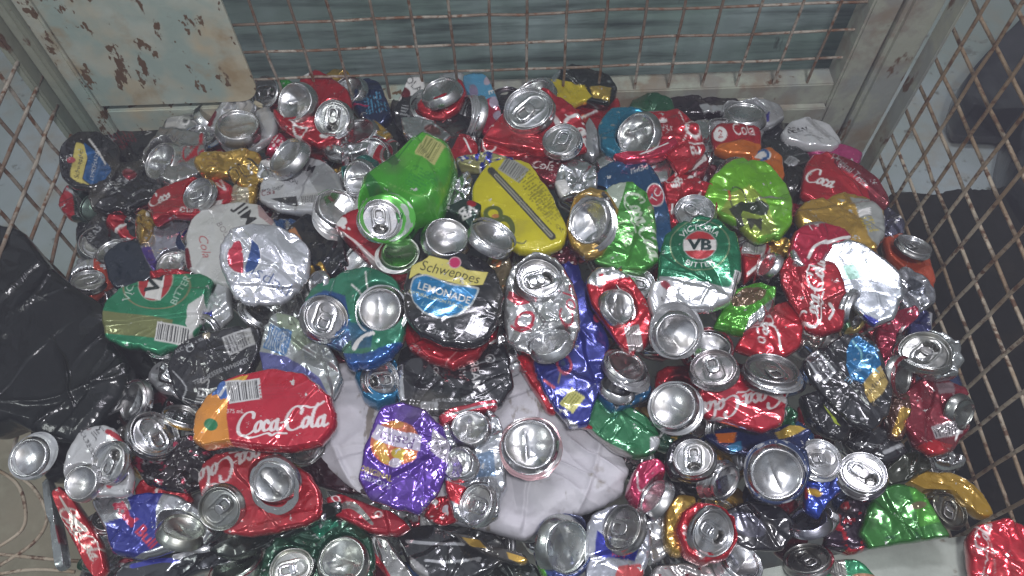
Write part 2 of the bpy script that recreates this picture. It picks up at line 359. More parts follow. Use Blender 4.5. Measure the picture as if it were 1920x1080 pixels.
# ------------------------------------------------------------------ can pieces
ALU = (0.74, 0.75, 0.77, 1.0)
def basis(n):
    n = n / np.linalg.norm(n); a = np.cross([0, 1, 0], n); a /= np.linalg.norm(a)
    return a, np.cross(n, a), n
def sheet(name, pts, p0, n, T=0.006, amp=1.6, cell=22, ops=(), col=ALU, seed=1, res=2.4, parent=None, mat=None, depth=0.011, bulge=0.0, fold=0.0, rough_edge=1.0, edge_w=0.0045, fine=1.0, pockets=(), folds=0):
    """crushed body: outline on its own plane, domed and creased top, rounded side, closed underside. amp, cell in mm"""
    pp = np.asarray(pts, float); per = np.hypot(*(pp - np.roll(pp, 1, 0)).T).sum()
    nA = int(max(48, per / res)) // 2 * 2; O = spline(pp, nA); c2 = pp.mean(0); rad = np.hypot(*(O - c2).T).mean()
    nR = int(max(10, rad / res)); k = np.linspace(0, 1, nR + 1)[1:]
    k = 1 - (1 - k) ** 1.15
    ar = np.arange(nA) * res; jag = 1 + rough_edge * (0.034 * facet(ar / 30.0, ar * 0, seed) + 0.010 * facet(ar / 8.0, ar * 0 + 3, seed)); jag = 1 + (jag - 1) * np.clip(np.minimum(ar, ar[-1] - ar) / 20, 0, 1)
    rn = random.Random(seed + 5)
    for q_ in range(rn.choice((1, 2, 2, 3))):
        pc = rn.uniform(.12, .88) * ar[-1]; jag = jag - rough_edge * rn.uniform(.02, .075) * np.exp(-(np.abs(ar - pc) / rn.uniform(5, 13)) ** 1.3) * np.clip(np.minimum(ar, ar[-1] - ar) / 20, 0, 1)
    ring = c2 + (O - c2) * jag[:, None]
    G = c2 + (ring - c2)[None] * k[:, None, None]; P2 = np.vstack([c2[None], G.reshape(-1, 2)])
    W = on_plane(P2[:, 0], P2[:, 1], p0, n); a, b, nn = basis(n)
    lx = (W - p0) @ a * 1000; ly = (W - p0) @ b * 1000
    Wr = W[1:].reshape(nR, nA, 3); dist = np.linalg.norm(Wr - Wr[-1][None], axis=2).ravel(); dist = np.concatenate([[1.0], dist])
    e = np.clip(dist / edge_w, 0, 1); prof = np.sqrt(np.clip(1 - (1 - e) ** 2, 0, 1))
    z = T * prof + bulge * (1 - ((lx ** 2 + ly ** 2) / max((lx ** 2 + ly ** 2).max(), 1)))
    rs = random.Random(seed); th = rs.uniform(0, math.pi); u = lx * math.cos(th) + ly * math.sin(th)
    rim = np.exp(-dist / 0.012)
    z += 0.001 * crumple(lx, ly, amp * 1.15, cell * 1.3, seed % 7, fine * .62) * (0.35 + 0.65 * prof)
    pat = np.clip(.55 + 1.3 * vnoise(lx / 24 + 7, ly / 24, seed % 7), .1, 1.2)
    z += 0.001 * rim * prof * rough_edge * pat * (1.4 * facet(lx / 9, ly / 9, seed % 6) + .4 * facet(lx / 4.6, ly / 4.6, seed % 5)) * (0.35 + 0.35 * amp)
    rad_mm = float(np.sqrt((lx ** 2 + ly ** 2).max()))
    for q_ in range(int(5 + 3.4 * amp * fine)):
        a_ = rs.uniform(0, math.pi); ox = rs.uniform(-.6, .6) * rad_mm; oy = rs.uniform(-.6, .6) * rad_mm; ln_ = rs.uniform(7, 22)
        dl = (lx - ox) * math.cos(a_) + (ly - oy) * math.sin(a_); dn_ = -(lx - ox) * math.sin(a_) + (ly - oy) * math.cos(a_) + rs.uniform(-.02, .02) * dl * dl / 2
        z += 0.001 * rs.choice((-1, 1)) * rs.uniform(.5, 1.3) * min(amp, 2.2) * .6 * np.exp(-np.abs(dn_) / rs.uniform(.8, 3.2)) * np.clip(1.4 - np.abs(dl) / ln_, 0, 1)
    for q_ in range(folds):      # long soft folds of film
        a_ = rs.uniform(0, math.pi); ox = rs.uniform(-.75, .75) * rad_mm; oy = rs.uniform(-.75, .75) * rad_mm; ln_ = rs.uniform(30, 90)
        dl = (lx - ox) * math.cos(a_) + (ly - oy) * math.sin(a_); dn_ = -(lx - ox) * math.sin(a_) + (ly - oy) * math.cos(a_) + rs.uniform(-.006, .006) * dl * dl / 2 + 3 * vnoise(lx / 22, ly / 22, q_ % 7)
        wd = rs.uniform(3, 9); z += 0.001 * rs.uniform(2.0, 6.5) * np.exp(-np.where(dn_ > 0, dn_ / wd, -dn_ / (wd * .35))) * np.clip(1.5 - np.abs(dl) / ln_, 0, 1)
    for q_ in range(2 if amp >= 1.5 else 0):      # folded-over panels
        a_ = rs.uniform(0, math.pi); off = rs.uniform(-.5, .5) * rad_mm; dn_ = lx * math.cos(a_) + ly * math.sin(a_) - off + 1.6 * vnoise(lx / 14, ly / 14, seed % 5)
        z += 0.001 * rs.choice((-1, 1)) * rs.uniform(.7, 1.5) * min(amp, 2.6) * .6 * np.clip(dn_ / 1.8, -1, 1) * prof
    for (ex, ey, er, eq, ea, dp) in pockets:
        t_ = math.radians(ea); dx = P2[:, 0] - ex; dy = P2[:, 1] - ey; u_ = dx * math.cos(t_) - dy * math.sin(t_); v_ = dx * math.sin(t_) + dy * math.cos(t_)
        z -= dp * np.clip((1.0 - np.hypot(u_ / er, v_ / (er * max(abs(eq), .4)))) * 5, 0, 1)
    z += 0.001 * amp * 0.9 * np.abs(((u / (cell * 2.1) + rs.random()) % 1) - .5) * 2 * prof * (0.6 + fold)
    cols = paint(P2, col, ops, seed)
    top = W + nn * z[:, None]
    edge = top[-nA:]; ec = W[0]
    s1 = edge - nn * depth * .5 - (edge - ec) * .012; s2 = W[-nA:] - nn * depth * 0.9 - (W[-nA:] - ec) * .07; s3 = ec + (s2 - ec) * .4; s3[:] -= nn * depth * .15
    V = np.vstack([top, s1, s2, s3, (s3.mean(0))[None]]); C4 = np.vstack([cols, cols[-nA:], cols[-nA:], np.tile(ALU, (nA + 1, 1))])
    i = np.arange(nA); j = (i + 1) % nA; F = []
    for r in range(nR - 1 + 3):
        o = 1 + r * nA; F.append(np.stack([o + i, o + nA + i, o + nA + j, o + j], 1))
    # one quad per pair at the poles keeps the array all-quads
    ii = np.arange(0, nA - 1, 2); L = len(V) - 1; o = 1 + (nR + 2) * nA
    F.append(np.stack([np.zeros_like(ii), 1 + ii, 1 + ii + 1, 1 + (ii + 2) % nA], 1)); F.append(np.stack([np.full_like(ii, L), o + (ii + 2) % nA, o + ii + 1, o + ii], 1))
    return mesh_obj(name, V, np.vstack(F), mat or MCAN, parent, cols=C4)

LIDP = [(29.6, -9.5), (29.2, -6.5), (28.0, -4.2), (27.5, -2.9), (27.4, -1.0), (27.2, .2), (26.6, .8), (25.9, .6), (25.5, -.4), (25.1, -2.6), (24.6, -4.9), (24.0, -5.3), (23.4, -4.9), (22.9, -3.6), (22.2, -3.2)]
BASP = [(30.6, -13), (30.4, -10.5), (29.6, -7.6), (28.2, -4.6), (26.6, -1.8), (25.7, -.4), (25.0, 0), (24.3, -.3), (23.7, -1.8), (23.3, -3.4), (22.6, -3.9)]
def dens(pr, st=1.0):
    o = [pr[0]]
    for a, b in zip(pr[:-1], pr[1:]):
        n = max(1, int(math.hypot(b[0] - a[0], b[1] - a[1]) / st))
        for q in range(1, n + 1): o.append((a[0] + (b[0] - a[0]) * q / n, a[1] + (b[1] - a[1]) * q / n))
    return o
LIDP, BASP = dens(LIDP), dens(BASP)
def tab_mesh():
    V = []; F = []; n = 28; m = 8
    for i in range(n):
        t = 2 * math.pi * i / n; c, s = math.cos(t), math.sin(t)
        x = 6.3 * math.copysign(abs(c) ** .65, c); y = 8.0 * math.copysign(abs(s) ** .65, s) - 6.5
        dx, dy = c, s * .9; l = math.hypot(dx, dy); dx /= l; dy /= l
        for q in range(m):
            w = 2 * math.pi * q / m; rr = 1.9 * math.cos(w); V.append((x + dx * rr, y + dy * rr, .75 * math.sin(w)))
    for i in range(n):
        for q in range(m): F.append((i * m + q, i * m + (q + 1) % m, ((i + 1) % n) * m + (q + 1) % m, ((i + 1) % n) * m + q))
    b = len(V); n2 = 24
    for zz, k in ((-.5, 1), (.5, 1), (.75, .8)):
        for i in range(n2):
            t = 2 * math.pi * i / n2; V.append((7.0 * k * math.cos(t), 5.2 * k * math.sin(t) + 1.5, zz))
    V.append((0, 1.2, .55))
    for r in range(2):
        for i in range(n2): F.append((b + r * n2 + i, b + r * n2 + (i + 1) % n2, b + (r + 1) * n2 + (i + 1) % n2, b + (r + 1) * n2 + i))
    for i in range(0, n2, 2): F.append((b + 3 * n2, b + 2 * n2 + i, b + 2 * n2 + i + 1, b + 2 * n2 + (i + 2) % n2))
    return np.array(V), np.array(F)
TABV, TABF = tab_mesh()
def end_piece(root, kind, cx, cy, r, ratio, ang, p0, n0, seed, dz=0.008, dent=1.0, wall=None, spin=None, tab=True, opened=None, tint=None):
    """kind 'l' lid with pull tab, 'b' domed base; the disc is set at its true tilt"""
    rs = random.Random(seed * 7 + 3); c = on_plane(np.array(cx, float), np.array(cy, float), p0 + n0 * dz, n0)
    dep = (c - CAM) @ FW; v = CAM - c; v /= np.linalg.norm(v)
    sg = -1 if ratio < 0 else 1; ratio = min(abs(ratio), .985); a = math.radians(ang)
    mj = RT * math.cos(a) + UP * math.sin(a); mj -= v * (mj @ v); mj /= np.linalg.norm(mj)
    mn = np.cross(v, mj); q = math.sqrt(1 - ratio * ratio)
    n1 = v * ratio + mn * q; n2 = v * ratio - mn * q
    n = n1 if (n1[2] > n2[2]) == (sg > 0) else n2
    ax = mj; ay = np.cross(n, ax)
    outer = 27.4 if kind == 'l' else 30.0; s = r * dep / FPX / outer
    pr = LIDP if kind == 'l' else BASP; nA = 72; t = np.linspace(0, 2 * math.pi, nA, endpoint=False)
    rin = pr[-1][0]; inner = np.linspace(rin, 0.6, 24)[1:]
    R = np.array([p[0] for p in pr] + list(inner)); Z = [p[1] for p in pr]
    if kind == 'l': Z += [-3.2] * len(inner)
    else: Z += [-3.9 - 6.2 * (1 - (k / rin) ** 2) for k in inner]
    Z = np.array(Z); XX = R[:, None] * np.cos(t); YY = R[:, None] * np.sin(t); ZZ = np.tile(Z[:, None], (1, nA))
    cols = np.tile(np.array(tint or ALU), (R.size * nA, 1)).reshape(R.size, nA, 4)
    if kind == 'l':
        sp = rs.uniform(0, 6.28) if spin is None else math.radians(spin)
        if opened is None: opened = rs.random() < .7
        cs, sn = math.cos(sp), math.sin(sp); lx = XX * cs + YY * sn; ly = -XX * sn + YY * cs; pan = R[:, None] < 22
        dcap = np.hypot(lx, ly - np.clip(ly, -9, 9)); g = np.exp(-((dcap - 11.5) / .9) ** 2) * .7
        g += 0.9 * np.exp(-((lx ** 2 + ly ** 2) / 6)); g -= .35 * (dcap < 10.5)
        g += .5 * np.exp(-(((np.hypot(lx / 1.6, (ly + 17) * 1.6)) - 3) / .8) ** 2)
        mo = np.hypot(lx / 8.6, (ly - 11.2) / 6.6)
        if opened: g = np.where(mo < 1, -11 * np.clip((1 - mo) * 5, 0, 1), g + .6 * np.exp(-((mo - 1.06) / .05) ** 2))
        else: g += .5 * np.exp(-((mo - 1) / .07) ** 2)
        ZZ = ZZ + g * pan
        if opened: cols[(mo < .93) & pan] = (.30, .30, .29, 1)  # mouth coloured darker: dull lacquer with shade of the inside painted in
    dn = dent * (1.3 if kind == 'b' else .7)
    wgt = np.clip((outer + 3 - R[:, None]) / 9, .12, 1)
    sx = seed * 3.1
    ZZ = ZZ + dn * .8 * facet(XX / 19 + sx, YY / 19, seed % 7) * wgt + dn * .12 * facet(XX / 7 + sx, YY / 7, seed % 5) * wgt * (R[:, None] < 21)
    if kind == 'b':     # buckled dome with a long crease
        fa = rs.uniform(0, math.pi); d = XX * math.cos(fa) + YY * math.sin(fa) + rs.uniform(-7, 7)
        ZZ += dent * rs.choice((-1, 1, 1)) * 2.6 * np.exp(-np.abs(d) / 5.5) * np.clip((21 - R[:, None]) / 8, 0, 1)
    wob = 1 + dent * (.022 * np.cos(2 * t + rs.uniform(0, 6)) + .014 * np.cos(3 * t + rs.uniform(0, 6)) + .01 * facet(t * 2.2, t * 0, seed % 6))
    ZZ += dent * .9 * np.cos(2 * t + rs.uniform(0, 6))[None] * (R[:, None] / outer) ** 2
    XX = XX * wob; YY = YY * wob
    L = np.stack([XX, YY, ZZ], 2).reshape(-1, 3) * s
    Wd = c + L[:, :1] * ax + L[:, 1:2] * ay + L[:, 2:3] * n
    i = np.arange(nA); j = (i + 1) % nA
    F = np.vstack([np.stack([q_ * nA + i, q_ * nA + j, (q_ + 1) * nA + j, (q_ + 1) * nA + i], 1) for q_ in range(R.size - 1)])
    ii = np.arange(0, nA, 2); o = (R.size - 1) * nA; cen = c + n * s * (ZZ[-1].mean())
    Wd = np.vstack([Wd, cen[None]]); C4 = np.vstack([cols.reshape(-1, 4), cols[-1, 0][None]])
    F = np.vstack([F, np.stack([np.full_like(ii, len(Wd) - 1), o + ii, o + ii + 1, o + (ii + 2) % nA], 1)])
    ob = mesh_obj('lid' if kind == 'l' else 'can_base', Wd, F, MALU, root, cols=C4)
    if kind == 'l' and tab:
        tv = TABV.copy(); bend = rs.uniform(-.05, .22) * max(dent, .3); tv[:, 2] += -1.9 + bend * np.clip(-tv[:, 1], 0, 30)
        x_ = tv[:, 0] * cs - tv[:, 1] * sn; y_ = tv[:, 0] * sn + tv[:, 1] * cs
        tw = c + s * (x_[:, None] * ax + y_[:, None] * ay + tv[:, 2:3] * n)
        tb = mesh_obj('pull_tab', tw, TABF, MALU, None, cols=np.tile(ALU, (len(tw), 1)))
        for vtx in tb.data.vertices: vtx.co -= root.location
        tb.parent = ob
    if wall:            # crushed side wall behind the end: length mm, colour, shift (sheet x, y), flare
        ln, wc, shx, shy, fl = wall; shift = RT * shx * dep / FPX - UP * shy * dep / FPX; nz = 26; zz = np.linspace(0, 1, nz)
        nB = 96; t = np.linspace(0, 2 * math.pi, nB, endpoint=False)
        rr = outer * (1.0 + (fl - 1) * np.clip(zz * 2.2, 0, 1))[:, None] * (1 + .035 * facet(np.cos(t)[None] * 2.1 + zz[:, None] * 2.2, np.sin(t)[None] * 2.1 + zz[:, None] * 1.9, seed % 7) * dent
             + .03 * dent * np.sin(zz[:, None] * 12 + 1.4 * np.sin(t)[None] + seed) * np.clip(zz[:, None] * 3, 0, 1))
        zl = -3.0 - zz * ln / s / 1000 * 1.0
        Wc = c + s * (rr[..., None] * (np.cos(t)[None, :, None] * ax + np.sin(t)[None, :, None] * ay)) + (s * zl)[:, None, None] * n + zz[:, None, None] * shift
        i = np.arange(nB); j = (i + 1) % nB
        F = np.vstack([np.stack([q_ * nB + i, q_ * nB + j, (q_ + 1) * nB + j, (q_ + 1) * nB + i], 1)[:, ::-1] for q_ in range(nz - 1)])
        C = np.tile(np.array(wc, float), (nz * nB, 1)).reshape(nz, nB, 4); C[:2] = ALU
        k = (vnoise(t[None] * 2.3 + seed, zz[:, None] * 3 + seed, seed % 8) > .42) & (zz[:, None] > .12); C[k] = C[k] * .25 + np.array([.55, .56, .57, .8]) * .75
        mesh_obj('can_wall', Wc.reshape(-1, 3), F, MCAN, root, cols=C.reshape(-1, 4))
    return ob

# ------------------------------------------------------------------ can catalogue machinery
LAY = 0.0125
DEV = False
SKIP = {170,171,174,175,178,179,182,184,186,188,192,193,194,196,198,199,200,202,203,205,206,207,210,213,214,215,216,217,219,220,221,223,224,226,227,228,229,230,232,234,237,239,240,241,243,244,247,248,249,250,251,252,253,254,257,258,259,260,261,262,263,264,266,267,269,273,277,278,280,281,282,283,288,289,291,292,295,296,297,299,300,303,304,305,306,307,310,314,315,316,318,319,321,322,325,330,332,333,334,335,336,338,342,346,347,348,349,352,353,354,355,356,357,359,360,363,364,365,371,373,375,376,379,380,381,382,384,385,386,387,388,389,390,392,393,394,395,396,397,401,403,408,409,410,411,412,413,416,422,424,428,433,434,435,437,438,439,440,443,444,447}
KEYS = []      # (px, py, key)
def can(label, key, L, pts=None, col=ALU, ops=(), ends=(), tilt=None, name='crushed_can', **kw):
    if len(KEYS) in SKIP: KEYS.append((np.mean(pts, 0)[0], np.mean(pts, 0)[1], key) if pts else (ends[0][1], ends[0][2], key)); return
    seed = len(KEYS) * 5 + 11; rs = random.Random(seed)
    c2 = np.mean(pts, 0) if pts else np.array(ends[0][1:3], float)
    p0 = on_heap(c2[0], c2[1], L * LAY); tx, ty = tilt if tilt else (rs.uniform(-6, 6), rs.uniform(-6, 6))
    n = np.array([math.tan(math.radians(tx)), math.tan(math.radians(ty)), 1.0]); n /= np.linalg.norm(n)
    nb = len(ends) + (1 if pts else 0)
    root = empty(name, p0); root['idx'] = len(KEYS) if DEV else 0
    if not DEV: del root['idx']
    tag(root, label, 'can', 'crushed drink cans heaped in the cage')
    pk = []
    for e in ends:
        dz_ = e[6].get('dz', .013) if len(e) > 6 else .013
        pk.append((e[1], e[2], e[3], e[4], e[5], max(.004, .021 - dz_) + kw.get('T', .006) + .002))
    if pts: sheet('can_body', pts, p0, n, ops=ops, col=col, seed=kw.pop('seed', seed), parent=root, pockets=pk, **kw)
    for q, e in enumerate(ends):
        ek = dict(e[6]) if len(e) > 6 else {}
        if 'dz' not in ek: ek['dz'] = 0.013 if pts else 0.006
        ek['dz'] += .002
        end_piece(root, *e[:6], p0, n, ek.pop('seed', seed + 2 * q), **ek)
    KEYS.append((c2[0], c2[1], key)); return root
RED = (0.50, 0.012, 0.025, .55); DRED = (0.22, 0.008, 0.02, .6); WHT = (0.72, 0.71, 0.70, .2); GRY = (0.50, 0.51, 0.53, .6)
BLK = (0.014, 0.015, 0.018, .2); NAVY = (0.012, 0.03, 0.10, .5); BLU = (0.015, 0.16, 0.48, .6); ROY = (0.02, 0.03, 0.33, .6)
GRN = (0.004, 0.17, 0.075, .55); LIME = (0.19, 0.52, 0.015, .5); BGR = (0.05, 0.36, 0.03, .5); YEL = (0.60, 0.47, 0.015, .35)
GLD = (0.52, 0.32, 0.05, .65); ORG = (0.68, 0.17, 0.015, .45); PNK = (0.55, 0.02, 0.12, .5); PUR = (0.11, 0.03, 0.32, .55)
TEAL = (0.01, 0.14, 0.12, .5); SKY = (0.10, 0.38, 0.62, .4); CRM = (0.72, 0.60, 0.16, .3); SIL = (0.72, 0.73, 0.75, .95)
# ------------------------------------------------------------------ setting and cage
def grid_obj(name, x0, x1, y0, y1, n, zf, mat):
    xs = np.linspace(x0, x1, n); ys = np.linspace(y0, y1, n); X_, Y_ = np.meshgrid(xs, ys)
    V = np.stack([X_, Y_, zf(X_, Y_)], 2).reshape(-1, 3); i, j = np.meshgrid(np.arange(n - 1), np.arange(n - 1)); b = (j * n + i).ravel()
    return mesh_obj(name, V, np.stack([b, b + 1, b + n + 1, b + n], 1), mat)
g = grid_obj('ground', -9, 9, -7, 11, 90, lambda x, y: -0.50 + 0.012 * vnoise(x * 3, y * 3, 2), MGROUND); tag(g, kind='structure')

def flat_shape(name, pts, p0, n, T, mat, parent=None):
    pts = np.array(pts, float); W = on_plane(pts[:, 0], pts[:, 1], np.array(p0, float), np.array(n, float)); m = len(W); n = np.array(n, float)
    V = np.vstack([W, W - n * T]); F = [tuple(range(m)), tuple(range(2 * m - 1, m - 1, -1))] + [(i, i + m, (i + 1) % m + m, (i + 1) % m) for i in range(m)]
    return mesh_obj(name, V, F, mat, parent, smooth=False)

# weathered board leaning behind the cage
bd = empty('board_wall', (0.1, 0.10, -0.5)); tag(bd, 'dark grey green board wall standing behind the rear wire mesh', 'wall')
for k in range(4):
    z0 = -0.5 + k * 0.372
    box('board', (-.66, 0.10 + 0.003 * (k % 2), z0), (.56, 0.125, z0 + 0.37), MBOARD, bd, .003)

cage = empty('stillage_cage', (0, 0, -0.45)); tag(cage, 'rusty wire mesh cage with pale painted steel frame holding the crushed cans', 'cage')
rw = random.Random(5)
def mesh_panel(name, lines, r, mat, jit=.0011):
    V = []; F = []
    for a, b in lines:
        a = np.array(a, float); b = np.array(b, float); m = max(4, int(np.linalg.norm(b - a) / .045)); ts = np.linspace(0, 1, m)
        P = a + (b - a) * ts[:, None]; P += np.random.RandomState(len(V) + 1).uniform(-1, 1, P.shape) * jit
        tube(V, F, P, r)
    return mesh_obj(name, V, F, mat, cage)
ln = []
for k in range(-7, 11): ln.append(((-0.017 + .05 * k + rw.uniform(-.002, .002), .0, -.02), (-0.017 + .05 * k + rw.uniform(-.003, .003), .0, .75)))
for k in range(-1, 15): ln.append(((-.36, .0045, .035 + .0465 * k), (.505, .0045, .035 + .0465 * k + rw.uniform(-.002, .002))))
mesh_panel('rear_mesh', ln, .0020, MWIRE)
ln = []
for k in range(16): ln.append(((.5607, -.085 - .05 * k, -.40), (.5607, -.085 - .05 * k + rw.uniform(-.003, .003), .75)))
for k in range(24): ln.append(((.5655, -.03 + rw.uniform(-.012, .01), -.40 + .0475 * k), (.5648, -.95, -.40 + .0475 * k + rw.uniform(-.004, .004))))
mesh_panel('right_mesh', ln, .0024, MWIRE2)
ln = []
for k in range(8): ln.append(((-.6365, -.060 - .05 * k, -.40), (-.6365, -.060 - .05 * k + rw.uniform(-.003, .003), .75)))
for k in range(24): ln.append(((-.6318, -.005 + rw.uniform(-.012, .01), -.398 + .0455 * k), (-.6318, -.47, -.398 + .0455 * k + rw.uniform(-.004, .004))))
mesh_panel('left_mesh', ln, .0026, MWIRE, .0018)
# left corner: plate, angle posts
def rrect_plate(name, x0, x1, z0, z1, y, T, rad, mat):
    pts = [(x0, z1), (x0, z0)] + [(x1 - rad + rad * math.sin(t), z0 + rad - rad * math.cos(t)) for t in np.linspace(0, math.pi / 2, 8)] + [(x1, z1)]
    m = len(pts); V = [(p[0], y, p[1]) for p in pts] + [(p[0], y + T, p[1]) for p in pts]
    F = [tuple(range(m)), tuple(range(2 * m - 1, m - 1, -1))] + [(i, i + m, (i + 1) % m + m, (i + 1) % m) for i in range(m)]
    return mesh_obj(name, V, F, mat, cage, smooth=False)
rrect_plate('corner_plate', -.572, -.345, .052, .75, -.008, .004, .03, MPLATE)
box('bottom_rail', (-.572, -.006, -.06), (-.13, .03, .040), MPLATE, cage)
box('bottom_rail', (-.1295, -.004, -.06), (.49, .03, .042), MPOST, cage)
box('bottom_rail', (-.1, -.016, -.10), (.30, -.0045, .008), MPOST, cage, .0015)
box('bottom_rail', (.302, -.012, -.10), (.375, -.0045, .022), MPOST, cage, .0015)
box('bottom_rail', (.377, -.016, -.10), (.468, -.0045, .006), MPOST, cage, .0015)
box('corner_post', (-.596, -.012, -.42), (-.5745, .03, .75), MPLATE, cage, .003)
box('corner_post', (-.6145, -.022, -.42), (-.5975, .03, .75), MPOSTL, cage, .004)
box('corner_post', (-.628, -.004, -.42), (-.616, .03, .75), MPOSTL, cage, .003)
box('corner_post', (-.642, -.024, -.42), (-.6295, .03, .75), MPOSTL, cage, .003)
box('corner_post', (.470, -.012, -.42), (.508, .03, .75), MPOST, cage, .003)
box('corner_post', (.510, -.022, -.42), (.558, .03, .75), MPOST, cage, .006)
box('corner_post', (.559, -.052, -.42), (.563, -.02, .75), MPOST, cage, .0015)
box('floor_panel', (-.50, -.95, -.44), (.57, .03, -.425), MPOST, cage)
# bent wires at the front left of the cage
V = []; F = []
for pts in ([(-30, 868), (30, 905), (48, 960), (35, 1000), (-30, 1040)], [(20, 886), (60, 912), (88, 965), (70, 1010), (20, 1048), (-30, 1075)], [(-30, 1036), (70, 1046), (150, 1052), (260, 1056)], [(-20, 1080), (60, 1068), (140, 1072)]):
    P = smooth_open(pts, 8); W = on_plane(P[:, 0], P[:, 1], np.array([0, 0, -.07]), np.array([0, 0, 1.0])); tube(V, F, W, .0022)
mesh_obj('bent_wire', V, F, MWIRE2, cage)
flat_shape('front_rail', [(1280, 1130), (1355, 1082), (1600, 1034), (1800, 1006), (1960, 985), (1960, 1130)], (0, 0, .008), (0, 0, 1), .006, MCARD, cage)

Z1 = np.array([0, 0, 1.0])
def loose(name, label, cat, pts, z, mat, **kw):
    p0 = np.array([0, 0, z]); n = kw.pop('n', Z1); c = np.mean(pts, 0); p0 = on_plane(np.array(c[0]), np.array(c[1]), p0, Z1)
    o = sheet(name, pts, p0, n, mat=mat, seed=kw.pop('seed', 3), rough_edge=kw.pop('rough_edge', .2), **kw); tag(o, label, cat); return o
loose('backdrop', 'dark crumpled tarpaulin added for the dark ground and shade beyond the right mesh', 'backdrop',
      [(1640, 400), (1720, 390), (1800, 385), (1890, 372), (2000, 360), (2200, 500), (2250, 900), (2100, 1250), (1800, 1250), (1600, 1000), (1560, 700)], -.47, MDARK, T=.05, amp=14, cell=90, res=9, depth=.05)  # sheet added where the outside ground lies dark and in shade
loose('rubbish_bag', 'black rubbish bag on the ground beyond the right mesh', 'bag',
      [(1930, 40), (1860, 95), (1800, 160), (1785, 200), (1800, 232), (1850, 235), (1895, 240), (1885, 300), (1880, 380), (1960, 480), (2080, 420), (2100, 150), (2020, 60)], -.43, MBLACK, T=.06, amp=9, cell=60, res=6, depth=.06, seed=9)
flat_shape('path', [(-400, 560), (60, 600), (170, 700), (200, 1300), (-500, 1300)], (0, 0, -.478), (0, 0, 1), .02, MPATH)['kind'] = 'structure'
# bags inside the cage
loose('bin_bag', 'crumpled black plastic bin bag slumped over the left mesh', 'bag',
      [(-60, 470), (10, 428), (50, 440), (95, 500), (150, 545), (195, 575), (215, 640), (250, 690), (235, 745), (195, 800), (150, 835), (90, 825), (20, 790), (-60, 800)], .045, MBLACK, folds=22, T=.012, amp=3, cell=36, res=2.6, depth=.05, edge_w=.02, fine=1.5)
loose('bin_bag', 'flat black plastic bag lying below the torn green can on the left', 'bag',
      [(195, 640), (330, 640), (345, 740), (330, 800), (260, 835), (180, 880), (90, 900), (60, 800), (120, 700)], .008, MBLACK, T=.012, folds=12, amp=3, cell=26, fine=1.5, res=2.6, depth=.03, seed=5, edge_w=.02)
loose('white_sack', 'dusty white plastic sack spread under the cans at front centre', 'sack',
      [(590, 860), (600, 740), (625, 690), (700, 680), (760, 720), (850, 740), (950, 690), (1030, 700), (1080, 770), (1150, 830), (1178, 880), (1165, 930), (1110, 958), (1050, 975), (985, 1010), (900, 990), (780, 960), (680, 930)], .034, MSACK, folds=22, T=.010, amp=5, cell=40, res=2.6, depth=.03, edge_w=.025, fine=.55, seed=4, rough_edge=.25)

HZ = 0.055
if HZ:
    hb = box('lens_veil_haze', (-4, -3, -1.6), (4, 2.5, 1.75), MDARK, None, 0)  # volume added to imitate the veiling glare of the lens
    hm = bpy.data.materials.new('lens veil'); hm.use_nodes = True; hn = hm.node_tree; hn.nodes.clear()
    ho = hn.nodes.new('ShaderNodeOutputMaterial'); hv = hn.nodes.new('ShaderNodeVolumePrincipled'); hv.inputs['Color'].default_value = (.86, .85, 1.0, 1)
    hv.inputs['Density'].default_value = HZ; hn.links.new(hv.outputs[0], ho.inputs['Volume'])
    hb.data.materials.clear(); hb.data.materials.append(hm); hb['kind'] = 'stuff'
# ------------------------------------------------------------------ the cans, rear row first
K = (0.015, 0.015, 0.018, .2); W_ = (0.75, 0.74, 0.73, .15)
can('crushed black can with red oval and pale lettering in the rear left corner', 'the black corner can', 1.2, [(180, 262), (205, 232), (250, 218), (300, 222), (330, 245), (330, 300), (290, 345), (240, 355), (205, 325)], BLK,
    [('e', 243, 230, 22, 13, -20, (.11, .015, .02, .3)), ('t', 'BLACK', 207, 254, 9, -58, GRY), ('t', 'BEAM', 272, 238, 13, -66, GRY), ('e', 197, 243, 12, 4, -60, DRED), ('w', 235, 262, 40, 40, -60, DRED)], amp=1.3)
can('creased glossy black can below the black can with the yellow and blue label', 'the glossy black can', 2.0, [(170, 340), (215, 310), (290, 300), (335, 325), (325, 352), (290, 375), (225, 402), (175, 395)], BLK, [('w', 230, 345, 60, 20, 40, GRY), ('e', 245, 330, 12, 9, 0, DRED)], amp=3.0, cell=12)
can('dark green can with a flared silver end and red tip by the left mesh', 'the dark green end', 1.0, [(112, 388), (128, 352), (175, 350), (212, 378), (208, 404), (165, 418), (128, 410)], (.01, .035, .025, .5),
    [('p', [(105, 395), (128, 345), (142, 375), (145, 408), (125, 415)], RED), ('l', [(130, 360), (150, 375), (152, 410)], 5, SIL)], ends=[('b', 172, 388, 30, .75, 70, {'tint': (.16, .22, .19, 1)})])
